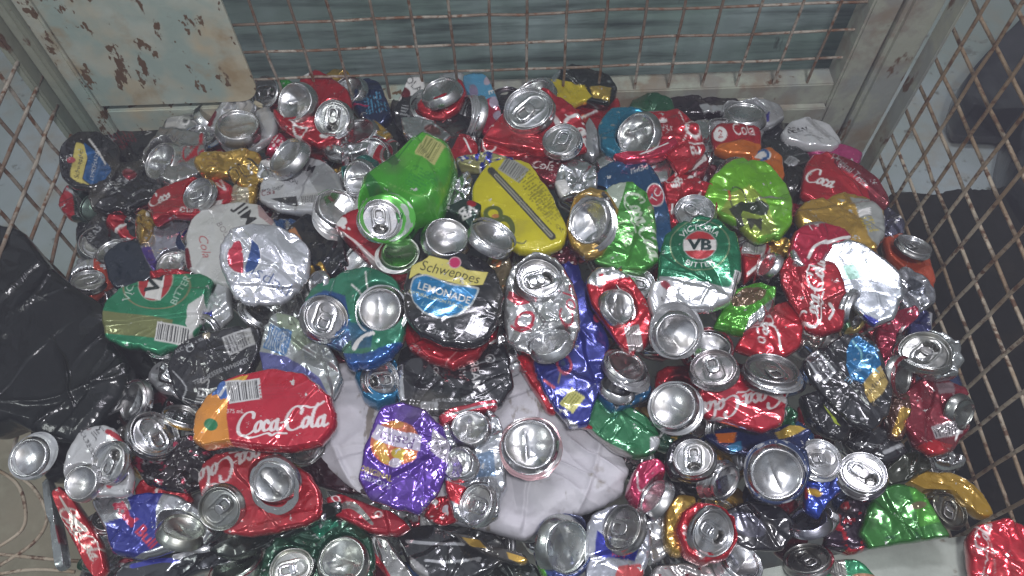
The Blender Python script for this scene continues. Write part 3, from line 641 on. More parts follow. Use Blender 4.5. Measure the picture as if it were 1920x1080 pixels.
can('round black lemonade can with yellow and blue label at far left', 'the far left lemonade can', 3.4, [(112, 300), (122, 270), (150, 252), (190, 252), (222, 275), (232, 310), (212, 342), (175, 358), (140, 352), (118, 335)], BLK,
    [('p', [(148, 275), (162, 278), (168, 298), (158, 340), (172, 352), (150, 346), (136, 335), (140, 305)], CRM, 1), ('p', [(162, 275), (176, 285), (205, 312), (212, 325), (200, 340), (175, 350), (160, 338), (168, 305)], BLU, 1),
     ('t', 'Schweppes', 152, 312, 9, 80, K, {'sh': .2}), ('t', 'LEMONADE', 181, 316, 7.5, 77, W_), ('e', 137, 305, 8, 5, 10, (.5, .05, .08, .3)), ('l', [(172, 268), (188, 290), (201, 312)], 3.5, W_), ('n', 4, 1.0, GRY)], amp=1.6, res=1.9)
can('small crushed silver can against the chipped corner plate', 'the small silver corner can', 3.0, [(388, 245), (405, 208), (432, 186), (462, 182), (480, 200), (470, 235), (430, 250)], GRY, [('p', [(385, 235), (400, 205), (410, 215), (400, 245)], DRED)], amp=2.6, cell=14)
can('silver diet cola can with red script standing on a tilted ring', 'the silver diet can', 3.0, [(308, 240), (322, 222), (372, 214), (390, 245), (398, 300), (372, 335), (325, 345), (285, 330), (268, 300), (290, 262)], (.42, .42, .43, .85),
    [('p', [(312, 250), (318, 228), (345, 222), (352, 248)], (.6, .6, .6, .4)), ('t', '/D', 348, 235, 18, -10, W_), ('t', 'Diet', 333, 271, 12, -5, K, {'sh': .3}), ('s', 342, 300, 90, 5, RED), ('l', [(355, 310), (375, 290), (383, 262)], 7, RED), ('n', 18, .8, W_)],
    ends=[('b', 299, 302, 42, .62, 62, {'dz': .004})], amp=2.6, cell=17)
can('white paper labelled can with a wide silver base at rear left', 'the wide silver base', 3.2, [(415, 275), (430, 250), (470, 215), (505, 200), (522, 225), (515, 255), (480, 280), (440, 290)], (.48, .49, .50, .35), [('n', 16, .5, GRY)], ends=[('b', 446, 232, 45, .68, 6, {'dz': .022, 'dent': .6})], amp=2.0)
can('small lid with a scrap of bright green wall at the rear left', 'the small green scrap', 2.4, [(500, 150), (540, 150), (556, 165), (535, 190), (508, 190)], (.02, .33, .03, .5), [], ends=[('l', 496, 174, 31, .78, 78)], amp=2.2, cell=13)
can('gold rimmed silver dish behind the big red can at the rear', 'the gold rimmed dish', 2.6, [(608, 145), (630, 131), (665, 142), (678, 172), (665, 200), (630, 190)], GLD, [], ends=[('b', 650, 168, 36, .72, 40, {'dent': .7})])
can('navy crushed can with small round red and white badge at rear', 'the navy badge can', 2.2, [(668, 158), (690, 146), (712, 156), (728, 190), (735, 222), (715, 240), (680, 228), (660, 200)], NAVY,
    [('e', 683, 168, 6, 6, 0, PNK), ('e', 683, 165, 6, 3.4, 20, W_), ('w', 705, 200, 40, 40, -80, SKY), ('l', [(660, 203), (690, 206)], 3, PNK)], amp=2.4, cell=15)
can('folded red can with two silver ends at the rear left', 'the folded red can', 4.6, [(572, 148), (592, 132), (612, 142), (652, 166), (664, 200), (655, 240), (625, 268), (598, 275), (562, 262), (528, 240), (515, 215), (540, 170)], RED,
    [('s', 600, 222, 120, 35, W_, {'upto': 1}), ('p', [(540, 230), (562, 240), (587, 246), (560, 246)], W_), ('p', [(566, 150), (586, 132), (580, 155)], W_), ('e', 610, 262, 9, 4, -10, W_)],
    ends=[('b', 551, 190, 41, .84, 58, {'dz': .02, 'dent': 1.4}), ('l', 622, 222, 36, .84, 62, {'dz': .018, 'dent': 1.5})], amp=2.6, cell=19)
can('silver end with a loose gold strap across it at the rear', 'the gold strap can', 3.2, [(640, 275), (648, 240), (680, 215), (712, 232), (738, 256), (726, 268), (705, 262), (690, 290), (655, 300)], SIL,
    [('p', [(680, 228), (708, 228), (738, 256), (727, 268), (698, 252), (678, 242)], GLD), ('t', 'OLA', 655, 257, 8, 20, K), ('p', [(660, 262), (690, 250), (690, 258), (660, 275)], DRED)], ends=[('b', 672, 247, 36, .72, 38, {'dz': .006, 'dent': .8})], amp=2)
can('silver domed end below the gold strap', 'the domed end', 3.0, None, ends=[('b', 693, 290, 43, .78, 30, {'dent': 1.4, 'wall': (.02, DRED, -8, 6, 1.05)})])
can('silver end with a dark teal collar left of the bright green can', 'the teal collar can', 4.6, [(640, 318), (660, 300), (690, 292), (712, 305), (708, 332), (680, 345), (645, 345)], TEAL, [('t', 'COLA', 655, 305, 7, 30, GRY)], ends=[('b', 671, 333, 35, .92, 75, {'dz': .014, 'dent': 1.5})], amp=2)
can('red edged silver ring left of the bright green can', 'the red edged ring', 3.0, [(698, 298), (712, 270), (735, 262), (752, 272), (745, 305), (720, 315)], RED, [('e', 738, 292, 22, 17, 60, (.05, .07, .05, .6)), ('e', 738, 292, 26, 20, 60, SIL, 3)], amp=1.4)
can('small black and white can with a dark red patch at the rear', 'the black and white can', 3.0, [(738, 212), (757, 168), (768, 145), (792, 143), (802, 185), (800, 245), (762, 256), (742, 240)], BLK,
    [('p', [(752, 178), (770, 143), (800, 140), (806, 182), (785, 190)], W_), ('t', 'OLA', 776, 165, 14, -48, K), ('e', 758, 178, 13, 9, -30, DRED), ('e', 748, 188, 6, 6, 0, W_), ('w', 770, 215, 36, 20, -10, GRY)], amp=1.8, res=1.9)
can('silver end with a red folded flap over it at the rear middle', 'the red flap can', 4.4, [(782, 200), (800, 168), (845, 150), (868, 152), (874, 175), (860, 205), (830, 222), (795, 218)], RED,
    [('p', [(775, 205), (790, 165), (848, 140), (850, 160), (800, 186)], SIL), ('t', 'la', 850, 182, 17, 28, W_, {'sh': .3}), ('p', [(800, 200), (822, 202), (848, 212), (818, 204)], W_)], ends=[('b', 822, 166, 42, .48, 26, {'dz': .012, 'dent': .8})], amp=2.2)
can('silver dish tilted under the red folded flap', 'the tilted dish', 3.2, None, ends=[('b', 806, 202, 36, .74, -12, {'dent': .8, 'wall': (.015, SIL, 0, -10, 1.0)})])
can('half silver dish over a black can behind the bright green can', 'the half dish', 3.9, [(752, 228), (790, 224), (825, 236), (846, 256), (830, 272), (805, 274), (770, 268), (756, 252)], SIL, [('e', 812, 250, 16, 8, -10, (.3, .1, .09, .8))], amp=2.2, cell=25, edge_w=.004)
can('black crushed can with red lower edge behind the bright green can', 'the black and red can', 2.8, [(810, 235), (845, 215), (885, 225), (898, 262), (895, 300), (860, 310), (820, 290)], BLK, [('p', [(862, 258), (880, 262), (897, 280), (893, 312), (850, 312), (845, 290)], RED), ('l', [(870, 268), (884, 290)], 3, W_)], amp=2)
can('stack of silver ridges folded beside the sky blue and red can', 'the ridged silver can', 3.0, None, ends=[('b', 880, 218, 40, .42, 78, {'dent': 1.5, 'wall': (.03, GRY, -18, 2, 1.0)})])
can('sky blue and red can standing upright against the rear mesh', 'the sky blue and red can', 3.3, [(868, 148), (888, 140), (912, 146), (928, 175), (940, 215), (938, 245), (918, 262), (898, 240), (885, 195), (870, 172)], SKY,
    [('p', [(888, 208), (925, 190), (948, 225), (935, 275), (900, 260)], (.55, .015, .06, .5)), ('t', 'E', 921, 182, 12, -75, W_, {'b': .02}), ('e', 915, 158, 11, 7, 60, (.5, .42, .5, .3)), ('e', 926, 200, 9, 9, 0, (.5, .42, .55, .3)), ('e', 932, 220, 9, 7, 60, (.5, .42, .55, .3)), ('e', 888, 180, 8, 14, 10, (.35, .28, .45, .5))], amp=1.6, res=1.9)
can('blackish can end behind the sky blue and red can', 'the blackish end', 1.6, None, ends=[('b', 950, 178, 30, .6, 5, {'tint': (.2, .17, .19, 1), 'wall': (.02, (.02, .02, .03, .6), 0, 8, 1.0)})])
can('red can flap with white lettering left of the two ended red can', 'the red lettered flap', 3.4, [(902, 268), (915, 250), (945, 252), (985, 270), (1010, 292), (970, 298), (925, 294), (905, 284)], RED, [('e', 918, 275, 12, 14, 20, W_, 3), ('t', 'Cola', 950, 268, 15, -8, W_, {'sh': .3})], amp=1.8)
can('silver dish behind the two ended red can', 'the rear silver dish', 3.6, None, ends=[('b', 1000, 172, 40, .62, 30, {'dent': 1.0, 'wall': (.02, SIL, -6, 12, 1.0)})])
can('black and yellow foil like can against the rear mesh', 'the black foil can', 2.4, [(1030, 150), (1060, 128), (1095, 130), (1140, 146), (1158, 172), (1140, 200), (1095, 190), (1060, 205), (1036, 180)], (.02, .028, .025, .7),
    [('p', [(1030, 152), (1062, 158), (1095, 165), (1110, 185), (1075, 205), (1050, 200), (1036, 178)], YEL), ('p', [(1105, 170), (1145, 172), (1142, 195), (1112, 188)], (.5, .35, .06, .6)), ('n', 20, .7, SIL)], amp=2.8, cell=16)
can('large folded red can with two silver lids at the rear centre', 'the two lidded red can', 4.6, [(905, 262), (945, 212), (985, 172), (1020, 168), (1052, 184), (1082, 210), (1100, 245), (1098, 285), (1060, 297), (1010, 292), (955, 282)], RED,
    [('s', 1060, 215, 150, -48, W_, {'frm': 5}), ('p', [(1022, 210), (1050, 232), (1078, 262), (1040, 235)], W_), ('p', [(960, 238), (985, 246), (965, 250)], W_), ('t', '375 mL', 918, 238, 5, -40, W_)],
    ends=[('l', 990, 203, 46, .86, 20, {'dz': .02, 'dent': 1.2, 'opened': False}), ('l', 1053, 262, 36, .82, 10, {'dz': .016, 'dent': .8, 'opened': False})], amp=2.2, cell=20)
can('crushed silver wall poking out right of the two lidded red can', 'the silver side can', 2.8, [(1085, 262), (1105, 222), (1122, 250), (1125, 285), (1110, 300), (1092, 290)], GRY, amp=2.4, cell=14)
can('turquoise can with a large silver base at rear right', 'the turquoise can', 4.2, [(1122, 235), (1145, 205), (1180, 198), (1215, 215), (1225, 255), (1200, 290), (1155, 300), (1126, 275)], (.01, .22, .36, .6), [('n', 18, .7, SIL)], ends=[('b', 1192, 252, 46, .88, 60, {'dz': .018, 'dent': 1.6})], amp=1.8)
can('crumpled red can with worn white lettering at rear right', 'the crumpled red can', 5.0, [(1196, 232), (1222, 216), (1262, 212), (1290, 224), (1312, 248), (1322, 280), (1300, 315), (1275, 330), (1255, 300), (1235, 275), (1208, 258)], RED,
    [('t', 'Ola', 1300, 265, 30, -70, W_, {'sh': .3}), ('e', 1242, 234, 8, 5, 0, W_), ('t', 'PLS', 1250, 250, 9, -8, W_), ('l', [(1205, 222), (1235, 214)], 6, SIL), ('l', [(1270, 222), (1288, 248), (1280, 270)], 2, W_)], amp=3.2, cell=15, fine=1.4)
can('thin bright pink red strip of a folded can at rear right', 'the pink red strip', 5.2, [(1150, 293), (1190, 290), (1235, 276), (1262, 262), (1272, 274), (1250, 292), (1210, 303), (1170, 303)], (.55, .015, .06, .6), [('l', [(1200, 294), (1250, 276)], 3, W_)], amp=1.5)
can('pale silver crushed can under the pink red strip', 'the pale silver can', 3.4, [(1115, 310), (1140, 296), (1200, 300), (1262, 300), (1255, 345), (1235, 365), (1190, 355), (1130, 345)], SIL, [('e', 1160, 305, 26, 8, 5, (.35, .2, .2, .7))], amp=2.4, cell=20)
can('dark maroon and white crushed can below the crumpled red can', 'the maroon can', 3.2, [(1262, 325), (1290, 312), (1322, 290), (1330, 310), (1318, 335), (1285, 345)], (.35, .02, .04, .6), [('l', [(1285, 330), (1310, 312), (1322, 300)], 6, W_), ('n', 10, .5, W_)], amp=2.5, cell=12)
can('pair of dark crushed cans flattened along the rear rail', 'the dark rail can', .8, [(1185, 190), (1230, 175), (1290, 172), (1330, 182), (1385, 186), (1395, 208), (1340, 220), (1270, 222), (1205, 222)], (.015, .008, .014, .5), [('n', 12, 1.0, GRY), ('p', [(1310, 208), (1370, 200), (1372, 212), (1320, 220)], GRY)], amp=2.4, cell=18)
can('silver dish with a violet edge near the rear rail', 'the violet edged dish', 1.8, [(1350, 212), (1362, 192), (1420, 188), (1460, 200), (1470, 225), (1440, 242), (1380, 238)], GRY, [('p', [(1400, 228), (1440, 215), (1440, 232), (1410, 240)], (.05, .04, .3, .5))], ends=[('b', 1397, 210, 42, .5, -6, {'dent': .6, 'dz': .012})])
can('red and orange can with white lettering at rear right', 'the red and orange can', 3.8, [(1332, 250), (1350, 234), (1400, 236), (1424, 244), (1428, 280), (1412, 300), (1370, 296), (1340, 285)], RED,
    [('p', [(1330, 290), (1350, 275), (1385, 268), (1430, 278), (1430, 305), (1340, 305)], ORG), ('e', 1349, 258, 13, 13, 0, W_), ('t', '2', 1349, 258, 14, 0, RED), ('t', 'Cola', 1392, 250, 22, 0, W_, {'sh': -.3, 'sx': .7})], amp=1.6, res=1.9)
can('orange can scrap with blue and white swirl beside the lime can', 'the orange scrap', 4.0, [(1408, 288), (1440, 280), (1465, 300), (1470, 335), (1455, 352), (1435, 320), (1412, 308)], ORG, [('e', 1427, 294, 17, 11, -20, W_), ('l', [(1412, 292), (1430, 286), (1438, 298), (1424, 308)], 5, BLU)], amp=1.6)
can('white can with black lettering leaning at the rear right corner', 'the white corner can', 2.6, [(1464, 252), (1482, 232), (1520, 224), (1556, 238), (1576, 266), (1560, 282), (1510, 276), (1472, 268)], (.55, .56, .58, .25), [('t', 'BEAM', 1492, 252, 11, 6, K), ('l', [(1510, 232), (1550, 262)], 5, GRY), ('w', 1530, 262, 50, 10, -8, GRY)], amp=1.6)
can('flattened magenta can under the white corner can', 'the magenta can', 2.4, [(1500, 276), (1545, 266), (1590, 276), (1618, 292), (1608, 312), (1570, 305), (1520, 292)], (.42, .03, .16, .5), amp=1.2)
can('crushed black and silver can left of the magenta can', 'the black silver scrap', 2.0, [(1425, 262), (1470, 268), (1510, 285), (1520, 312), (1480, 325), (1450, 300)], (.03, .035, .035, .6), [('b', 1482, 310, 22, 20, -40, GRY, K)], amp=2)
can('black pocket like can between the lime can and the right red can', 'the dark pocket can', 2.2, [(1465, 330), (1485, 310), (1512, 320), (1510, 360), (1490, 395), (1470, 380)], (.02, .02, .018, .5), amp=2)
can('wide red can with white script near the right mesh', 'the wide red can', 3.8, [(1500, 365), (1508, 318), (1525, 290), (1560, 292), (1610, 312), (1648, 345), (1668, 385), (1640, 400), (1585, 385), (1530, 388)], RED,
    [('p', [(1560, 292), (1620, 315), (1675, 390), (1640, 402), (1620, 350), (1560, 312)], DRED), ('s', 1560, 350, 110, -18, W_, {'upto': 5}), ('t', 'Original Taste', 1590, 325, 11, -42, GRY, {'sh': .2})], amp=1.8, res=1.9)
can('white and black torn can at far right behind the orange red can', 'the dark torn can', 3.0, [(1640, 400), (1665, 385), (1695, 420), (1690, 455), (1660, 450), (1642, 430)], (.06, .06, .10, .7), [('n', 9, .6, W_)], amp=2.6, cell=12)
can('crushed gold can with white label panel near the right mesh', 'the gold can', 4.4, [(1488, 405), (1505, 385), (1545, 372), (1585, 362), (1630, 372), (1655, 400), (1660, 440), (1640, 475), (1600, 470), (1550, 440), (1500, 440)], GLD,
    [('p', [(1592, 372), (1640, 378), (1665, 430), (1650, 480), (1622, 450), (1608, 410)], (.4, .42, .40, .5)), ('p', [(1606, 400), (1628, 396), (1630, 408), (1608, 412)], W_), ('w', 1625, 430, 28, 34, 15, YEL)], amp=2.4, cell=20)
can('orange red can with dark lid touching the right mesh', 'the orange red can', 4.2, [(1655, 448), (1690, 440), (1722, 455), (1742, 485), (1752, 530), (1748, 552), (1722, 540), (1690, 505), (1662, 480)], (.50, .07, .02, .5), [('e', 1718, 488, 12, 6, -80, (.9, .3, .1, .6))], ends=[('l', 1715, 458, 32, .42, -24, {'dz': .02, 'opened': False, 'dent': .6})], amp=1.4)
# left and centre
can('flat black can with pale lettering by the left mesh', 'the flat black can', 1.0, [(162, 438), (178, 410), (210, 396), (255, 402), (285, 425), (272, 462), (238, 485), (195, 478), (168, 462)], BLK, [('t', 'SEAS', 182, 445, 12, 55, GRY), ('l', [(200, 418), (240, 412), (262, 425)], 5, SIL), ('n', 14, .9, GRY)], amp=2.6, cell=16)
can('silver dish under the flat black can by the left mesh', 'the left silver dish', 1.6, None, ends=[('b', 208, 468, 36, .5, 28, {'dent': .8, 'wall': (.02, GRY, 5, 8, 1.05)})])
can('orange red can with a silver lid beside the black bin bag', 'the bagside red can', 2.2, [(132, 512), (155, 492), (182, 484), (198, 500), (212, 530), (195, 548), (172, 565), (150, 552)], (.46, .05, .02, .4), [('p', [(128, 515), (160, 488), (178, 484), (178, 508), (140, 525)], SIL)], ends=[('l', 165, 525, 29, .66, 8, {'opened': False})], amp=1.6)
can('dark navy crushed can above the torn green can', 'the dark navy can', 1.8, [(196, 485), (222, 458), (262, 452), (290, 480), (292, 520), (262, 540), (222, 545), (205, 525)], (.006, .016, .03, .2), amp=1.4)
can('grey boxy crushed can between the red pulled can and the white cola can', 'the grey boxy can', 2.6, [(262, 460), (285, 432), (320, 408), (352, 415), (358, 450), (350, 500), (340, 525), (305, 522), (282, 505)], (.38, .38, .44, .7), [('p', [(262, 465), (282, 462), (300, 505), (290, 512)], (.08, .04, .25, .5)), ('p', [(335, 440), (362, 430), (362, 460)], ROY)], ends=[('b', 322, 492, 34, .66, 30, {'dent': 2.0})], amp=3, cell=19)
can('red can with a squashed silver lid left of the gold can', 'the red pulled can', 4.0, [(278, 388), (295, 362), (330, 345), (362, 335), (412, 338), (436, 352), (432, 378), (405, 402), (365, 410), (318, 405), (290, 420), (285, 400)], RED,
    [('s', 322, 368, 90, 25, W_, {'upto': 4}), ('t', 'ola', 352, 396, 15, 0, W_), ('p', [(265, 400), (285, 396), (282, 408)], W_), ('l', [(408, 350), (425, 362), (418, 346)], 3, W_), ('p', [(398, 382), (420, 378), (415, 388), (396, 392)], W_)], ends=[('l', 371, 362, 33, .64, 58, {'dz': .016, 'dent': 1.6})], amp=1.8)
can('crumpled gold can with outlined letters in the rear left', 'the gold lettered can', 4.2, [(365, 312), (382, 294), (430, 290), (465, 285), (488, 292), (490, 320), (482, 345), (455, 352), (425, 332), (385, 332)], GLD,
    [('t', 'OLA', 457, 325, 22, 32, K, {'b': .05}), ('t', 'OLA', 457, 325, 20, 32, (.55, .36, .06, .4)), ('n', 12, .9, W_), ('w', 400, 315, 30, 20, 0, (.2, .1, .02, .4))], amp=3.0, cell=14, fine=1.4, res=1.9)
can('silver and yellow crushed can below the gold lettered can', 'the silver yellow can', 3.2, [(438, 352), (482, 335), (482, 365), (470, 395), (440, 400), (425, 375)], (.55, .5, .38, .7), [('p', [(468, 345), (485, 338), (482, 385), (470, 395)], GLD)], amp=2.8, cell=14)
can('white and grey can with black lettering and barcode in the rear left', 'the white lettered can', 3.0, [(488, 358), (498, 328), (520, 305), (562, 292), (612, 306), (642, 335), (648, 370), (625, 398), (572, 404), (520, 396), (490, 380)], (.50, .51, .53, .3),
    [('p', [(575, 330), (610, 312), (642, 340), (640, 372), (600, 370)], (.38, .39, .4, .5)), ('p', [(500, 322), (520, 305), (545, 312), (540, 330), (505, 334)], SIL), ('t', 'BEAM', 568, 316, 16, -24, K, {'b': .01}), ('t', 'BOURBON', 535, 340, 8, -16, K), ('t', 'zero sugar', 512, 358, 8, 12, K), ('t', 'Cola', 505, 366, 10, 12, DRED, {'sh': .2}),
     ('p', [(510, 378), (558, 372), (562, 392), (540, 388)], (.05, .05, .055, .4)), ('b', 588, 380, 44, 20, 8, (.5, .5, .5, .4), K)], ends=[('b', 534, 290, 45, .46, 50, {'dz': .022, 'dent': .6})], amp=1.6, res=1.9)
can('red tinted end behind the tilted silver base at the rear left', 'the red tinted end', 2.8, [(502, 290), (512, 262), (532, 252), (540, 264), (528, 285)], (.5, .03, .08, .5), [('w', 522, 272, 24, 16, 50, W_)])
can('round silver base with dented rim left of the bright green can', 'the dented rim base', 4.4, None, ends=[('b', 633, 388, 42, .86, -30, {'dent': 1.2, 'wall': (.03, (.5, .5, .5, .5), -2, 22, 1.02)})])
can('large white cola can with black lettering behind the shiny round label can', 'the white cola can', 4.0, [(350, 500), (348, 455), (362, 415), (395, 390), (445, 380), (490, 388), (515, 415), (525, 460), (500, 530), (440, 545), (390, 528)], (.56, .57, .56, .2),
    [('t', 'JIM', 462, 408, 24, -55, K, {'b': .015}), ('t', 'BOURBON', 432, 455, 11, -58, (.25, .22, .22, .2)), ('t', 'Cola', 386, 468, 17, -78, (.45, .12, .12, .2), {'sh': .3}), ('p', [(485, 385), (520, 410), (512, 430), (488, 412)], (.45, .3, .3, .4)), ('p', [(348, 470), (356, 470), (362, 505), (352, 505)], DRED)], amp=1.3, res=1.9)
can('black can with an orange tab of colour left of the leaning red can', 'the orange tabbed black can', 3.4, [(540, 435), (575, 405), (620, 410), (648, 445), (655, 500), (620, 520), (580, 500)], (.012, .014, .02, .5), [('p', [(537, 440), (556, 432), (568, 455), (550, 458)], (.55, .24, .1, .4))], amp=2.4)
can('gold crimped can edge right of the shiny round label can', 'the gold crimped can', 4.0, [(578, 505), (588, 482), (605, 490), (618, 520), (615, 550), (598, 565), (580, 540)], GLD, [], amp=2.2, cell=10, ends=[('b', 592, 530, 26, .6, 80, {'dz': .008})])
can('silver domed base half hidden behind the leaning red can', 'the half hidden base', 3.6, None, ends=[('b', 672, 492, 38, .8, 60, {'dent': 1.0, 'wall': (.03, GRY, 0, 10, 1.0)})])
can('leaning red can with a white wave under the bright green lid', 'the leaning red can', 4.4, [(630, 430), (650, 408), (690, 395), (725, 440), (752, 480), (768, 520), (740, 528), (705, 505), (665, 470)], RED,
    [('l', [(632, 438), (665, 462), (700, 495), (722, 518)], [2, 4, 9, 12], (.72, .6, .6, .3)), ('e', 643, 428, 11, 9, 20, W_), ('e', 647, 438, 4, 4, 0, W_), ('e', 657, 441, 2.5, 2.5, 0, W_), ('p', [(710, 505), (742, 492), (752, 505), (725, 520)], W_)], amp=1.2, T=.014)
can('bright green uncrushed can end with pull tab lid and yellow barcode', 'the bright green can', 5.6, [(674, 405), (680, 364), (686, 352), (748, 308), (796, 268), (806, 265), (840, 277), (848, 286), (857, 318), (834, 392), (822, 412), (812, 412), (782, 418), (760, 450), (715, 452)], (.06, .38, .025, .3),
    [('p', [(692, 345), (745, 300), (700, 350), (760, 420), (790, 432), (740, 450), (700, 400)], (.02, .19, .03, .3)), ('p', [(760, 300), (800, 268), (850, 290), (850, 330), (800, 370), (760, 340)], (.10, .46, .035, .3)), ('e', 744, 330, 16, 9, -30, (.02, .14, .02, .3)), ('l', [(745, 345), (800, 275)], 2, (.02, .2, .03, .3)),
     ('b', 815, 310, 40, 44, -28, (.6, .58, .22, .3), (.2, .22, .05, .3)), ('w', 800, 370, 50, 40, -28, (.03, .28, .04, .3)), ('l', [(740, 375), (800, 400), (840, 370)], 1.5, (.2, .5, .1, .3))],
    ends=[('l', 713, 411, 40, .93, -20, {'dz': .034, 'dent': .15, 'spin': 205, 'opened': True, 'wall': (.026, (.06, .38, .025, .35), 18, -6, 1.22)})], amp=2.6, cell=42, T=.026, depth=.02, edge_w=.016, fine=.2, rough_edge=.1)
can('shallow silver base reflecting green beside the bright green lid', 'the green lit base', 5.4, None, ends=[('b', 748, 473, 38, .84, 12, {'dent': .5, 'tint': (.55, .74, .5, 1), 'wall': (.018, W_, -8, 6, 1.0)})])  # tint paints the reflected green into the silver base
can('wide silver base just above the round lemonade can', 'the base above the lemonade can', 4.8, [(790, 420), (830, 395), (875, 375), (905, 390), (890, 425), (860, 455), (800, 480), (785, 450)], (.01, .045, .03, .5), [('t', 'VB', 878, 402, 20, -152, W_, {'b': .03}), ('e', 886, 388, 9, 7, -20, RED), ('n', 18, .9, SIL)], ends=[('b', 838, 443, 47, .88, -15, {'dz': .02, 'dent': .7})], amp=2.2)
can('crumpled silver side wall right of the bright green can', 'the crumpled silver wall', 3.8, [(830, 400), (850, 350), (872, 325), (888, 340), (880, 372), (850, 405)], SIL, amp=3, cell=12)
can('multicoloured foil edge above the yellow can', 'the multicoloured edge', 3.6, [(855, 305), (890, 292), (930, 290), (962, 296), (930, 312), (890, 320), (865, 318)], (.5, .48, .2, .6), [('n', 8, .2, ROY), ('n', 6, .6, W_)], amp=2.5, cell=10)
can('dark red crushed can behind the yellow can', 'the dark red can', 3.2, [(975, 300), (1010, 292), (1060, 305), (1080, 330), (1060, 350), (1015, 345), (985, 325)], DRED, [('t', 'Cola', 1018, 318, 16, -10, W_, {'sh': .3}), ('n', 12, .9, W_)], amp=2.2)
can('flat bright yellow can with a zip like grey stripe and figure eight mark', 'the yellow can', 4.8, [(885, 380), (890, 340), (915, 314), (955, 304), (992, 312), (1022, 342), (1045, 390), (1062, 432), (1052, 466), (1015, 478), (978, 478), (952, 462), (930, 445), (905, 415)], (.52, .46, .008, .12),
    [('b', 963, 326, 48, 32, -33, (.36, .36, .33, .2), (.12, .12, .11, .2)), ('w', 1010, 372, 34, 95, 38, (.22, .2, .01, .2)), ('w', 1022, 395, 30, 70, 38, (.25, .22, .01, .2)),
     ('l', [(921, 328), (932, 340), (975, 385), (1010, 425), (1035, 452)], 13, (.05, .05, .04, .3)), ('l', [(930, 338), (975, 385), (1010, 425), (1033, 450)], 7, (.36, .35, .28, .4)), ('l', [(930, 338), (975, 385), (1010, 425), (1033, 450)], 1.6, (.08, .08, .06, .4)),
     ('e', 925, 408, 14, 11, 0, (.10, .13, .02, .3), 7), ('e', 944, 438, 17, 21, 0, (.10, .13, .02, .3), 10), ('e', 929, 413, 7, 4, 0, (.5, .2, .05, .3)), ('l', [(960, 460), (980, 464), (986, 460)], 3, (.12, .13, .02, .3)), ('t', 'GAS', 1048, 436, 7, -40, K)], amp=.9, cell=30, T=.008, res=1.9, fine=.6)
can('tilted silver base lying against the yellow can', 'the tilted base', 6.8, None, ends=[('b', 925, 440, 46, .52, -30, {'dent': .5, 'wall': (.01, SIL, 4, -6, 1.0)})])
can('brown and green scrap of can right of the round lemonade can', 'the brown scrap', 3.4, [(905, 500), (925, 478), (955, 480), (962, 515), (945, 550), (920, 540)], (.25, .2, .12, .5), [('p', [(905, 485), (940, 478), (935, 500)], (.25, .36, .04, .4)), ('n', 12, .8, ORG)], amp=2)
can('silver crushed can right of the yellow can top', 'the silver knuckle can', 4.0, [(1040, 345), (1048, 312), (1075, 298), (1105, 305), (1122, 335), (1118, 368), (1085, 372), (1055, 372)], SIL, [('p', [(1038, 340), (1058, 338), (1070, 365), (1050, 372)], W_)], amp=3.4, cell=17)
can('deep blue can arched over the pale green can', 'the deep blue can', 4.6, [(1108, 350), (1122, 322), (1160, 304), (1205, 302), (1232, 330), (1248, 370), (1258, 420), (1262, 470), (1238, 480), (1228, 420), (1205, 365), (1160, 345)], (.01, .075, .19, .5),
    [('t', 'PEPSI', 1198, 322, 11, 195, W_), ('e', 1228, 372, 17, 22, 10, W_), ('e', 1228, 372, 15, 20, 10, (.5, .03, .06, .4)), ('t', 'TC', 1230, 372, 14, 60, W_), ('n', 12, 1.05, SKY)], amp=1.8)
can('pale green can with white script beside the round red badge can', 'the pale green can', 5.2, [(1128, 400), (1128, 365), (1150, 346), (1185, 345), (1212, 365), (1228, 400), (1234, 450), (1232, 490), (1205, 512), (1160, 502), (1115, 492), (1105, 460)], (.07, .34, .045, .55),
    [('p', [(1135, 350), (1175, 343), (1168, 370), (1158, 400), (1145, 420)], (.5, .58, .48, .4)), ('s', 1205, 425, 130, -68, (.6, .72, .55, .4)), ('t', 'Life', 1172, 440, 24, -65, (.5, .7, .4, .4)), ('n', 20, .9, (.45, .6, .3, .8))], amp=2.0, cell=16, res=1.9)
can('silver base in a yellow collar left of the pale green can', 'the yellow collar can', 5.4, [(1062, 420), (1075, 372), (1105, 352), (1140, 365), (1160, 398), (1152, 445), (1130, 480), (1095, 482), (1072, 460)], GLD, [('l', [(1130, 370), (1148, 400), (1145, 440)], 9, (.03, .03, .03, .3))], ends=[('b', 1103, 416, 48, .84, 80, {'dz': .02, 'dent': 1.6, 'wall': (.014, SIL, 6, 8, 1.04)})], amp=1.4)
can('wrinkled red and white can above the round green badge can', 'the wrinkled red can', 4.6, [(1240, 348), (1262, 332), (1300, 336), (1335, 352), (1348, 385), (1340, 420), (1290, 430), (1255, 420), (1245, 380)], RED, [('s', 1285, 352, 80, -12, W_, {'upto': 3}), ('n', 10, .55, W_)], ends=[('l', 1302, 395, 38, .8, 5, {'dz': .014, 'dent': .7})], amp=2.8, cell=14)
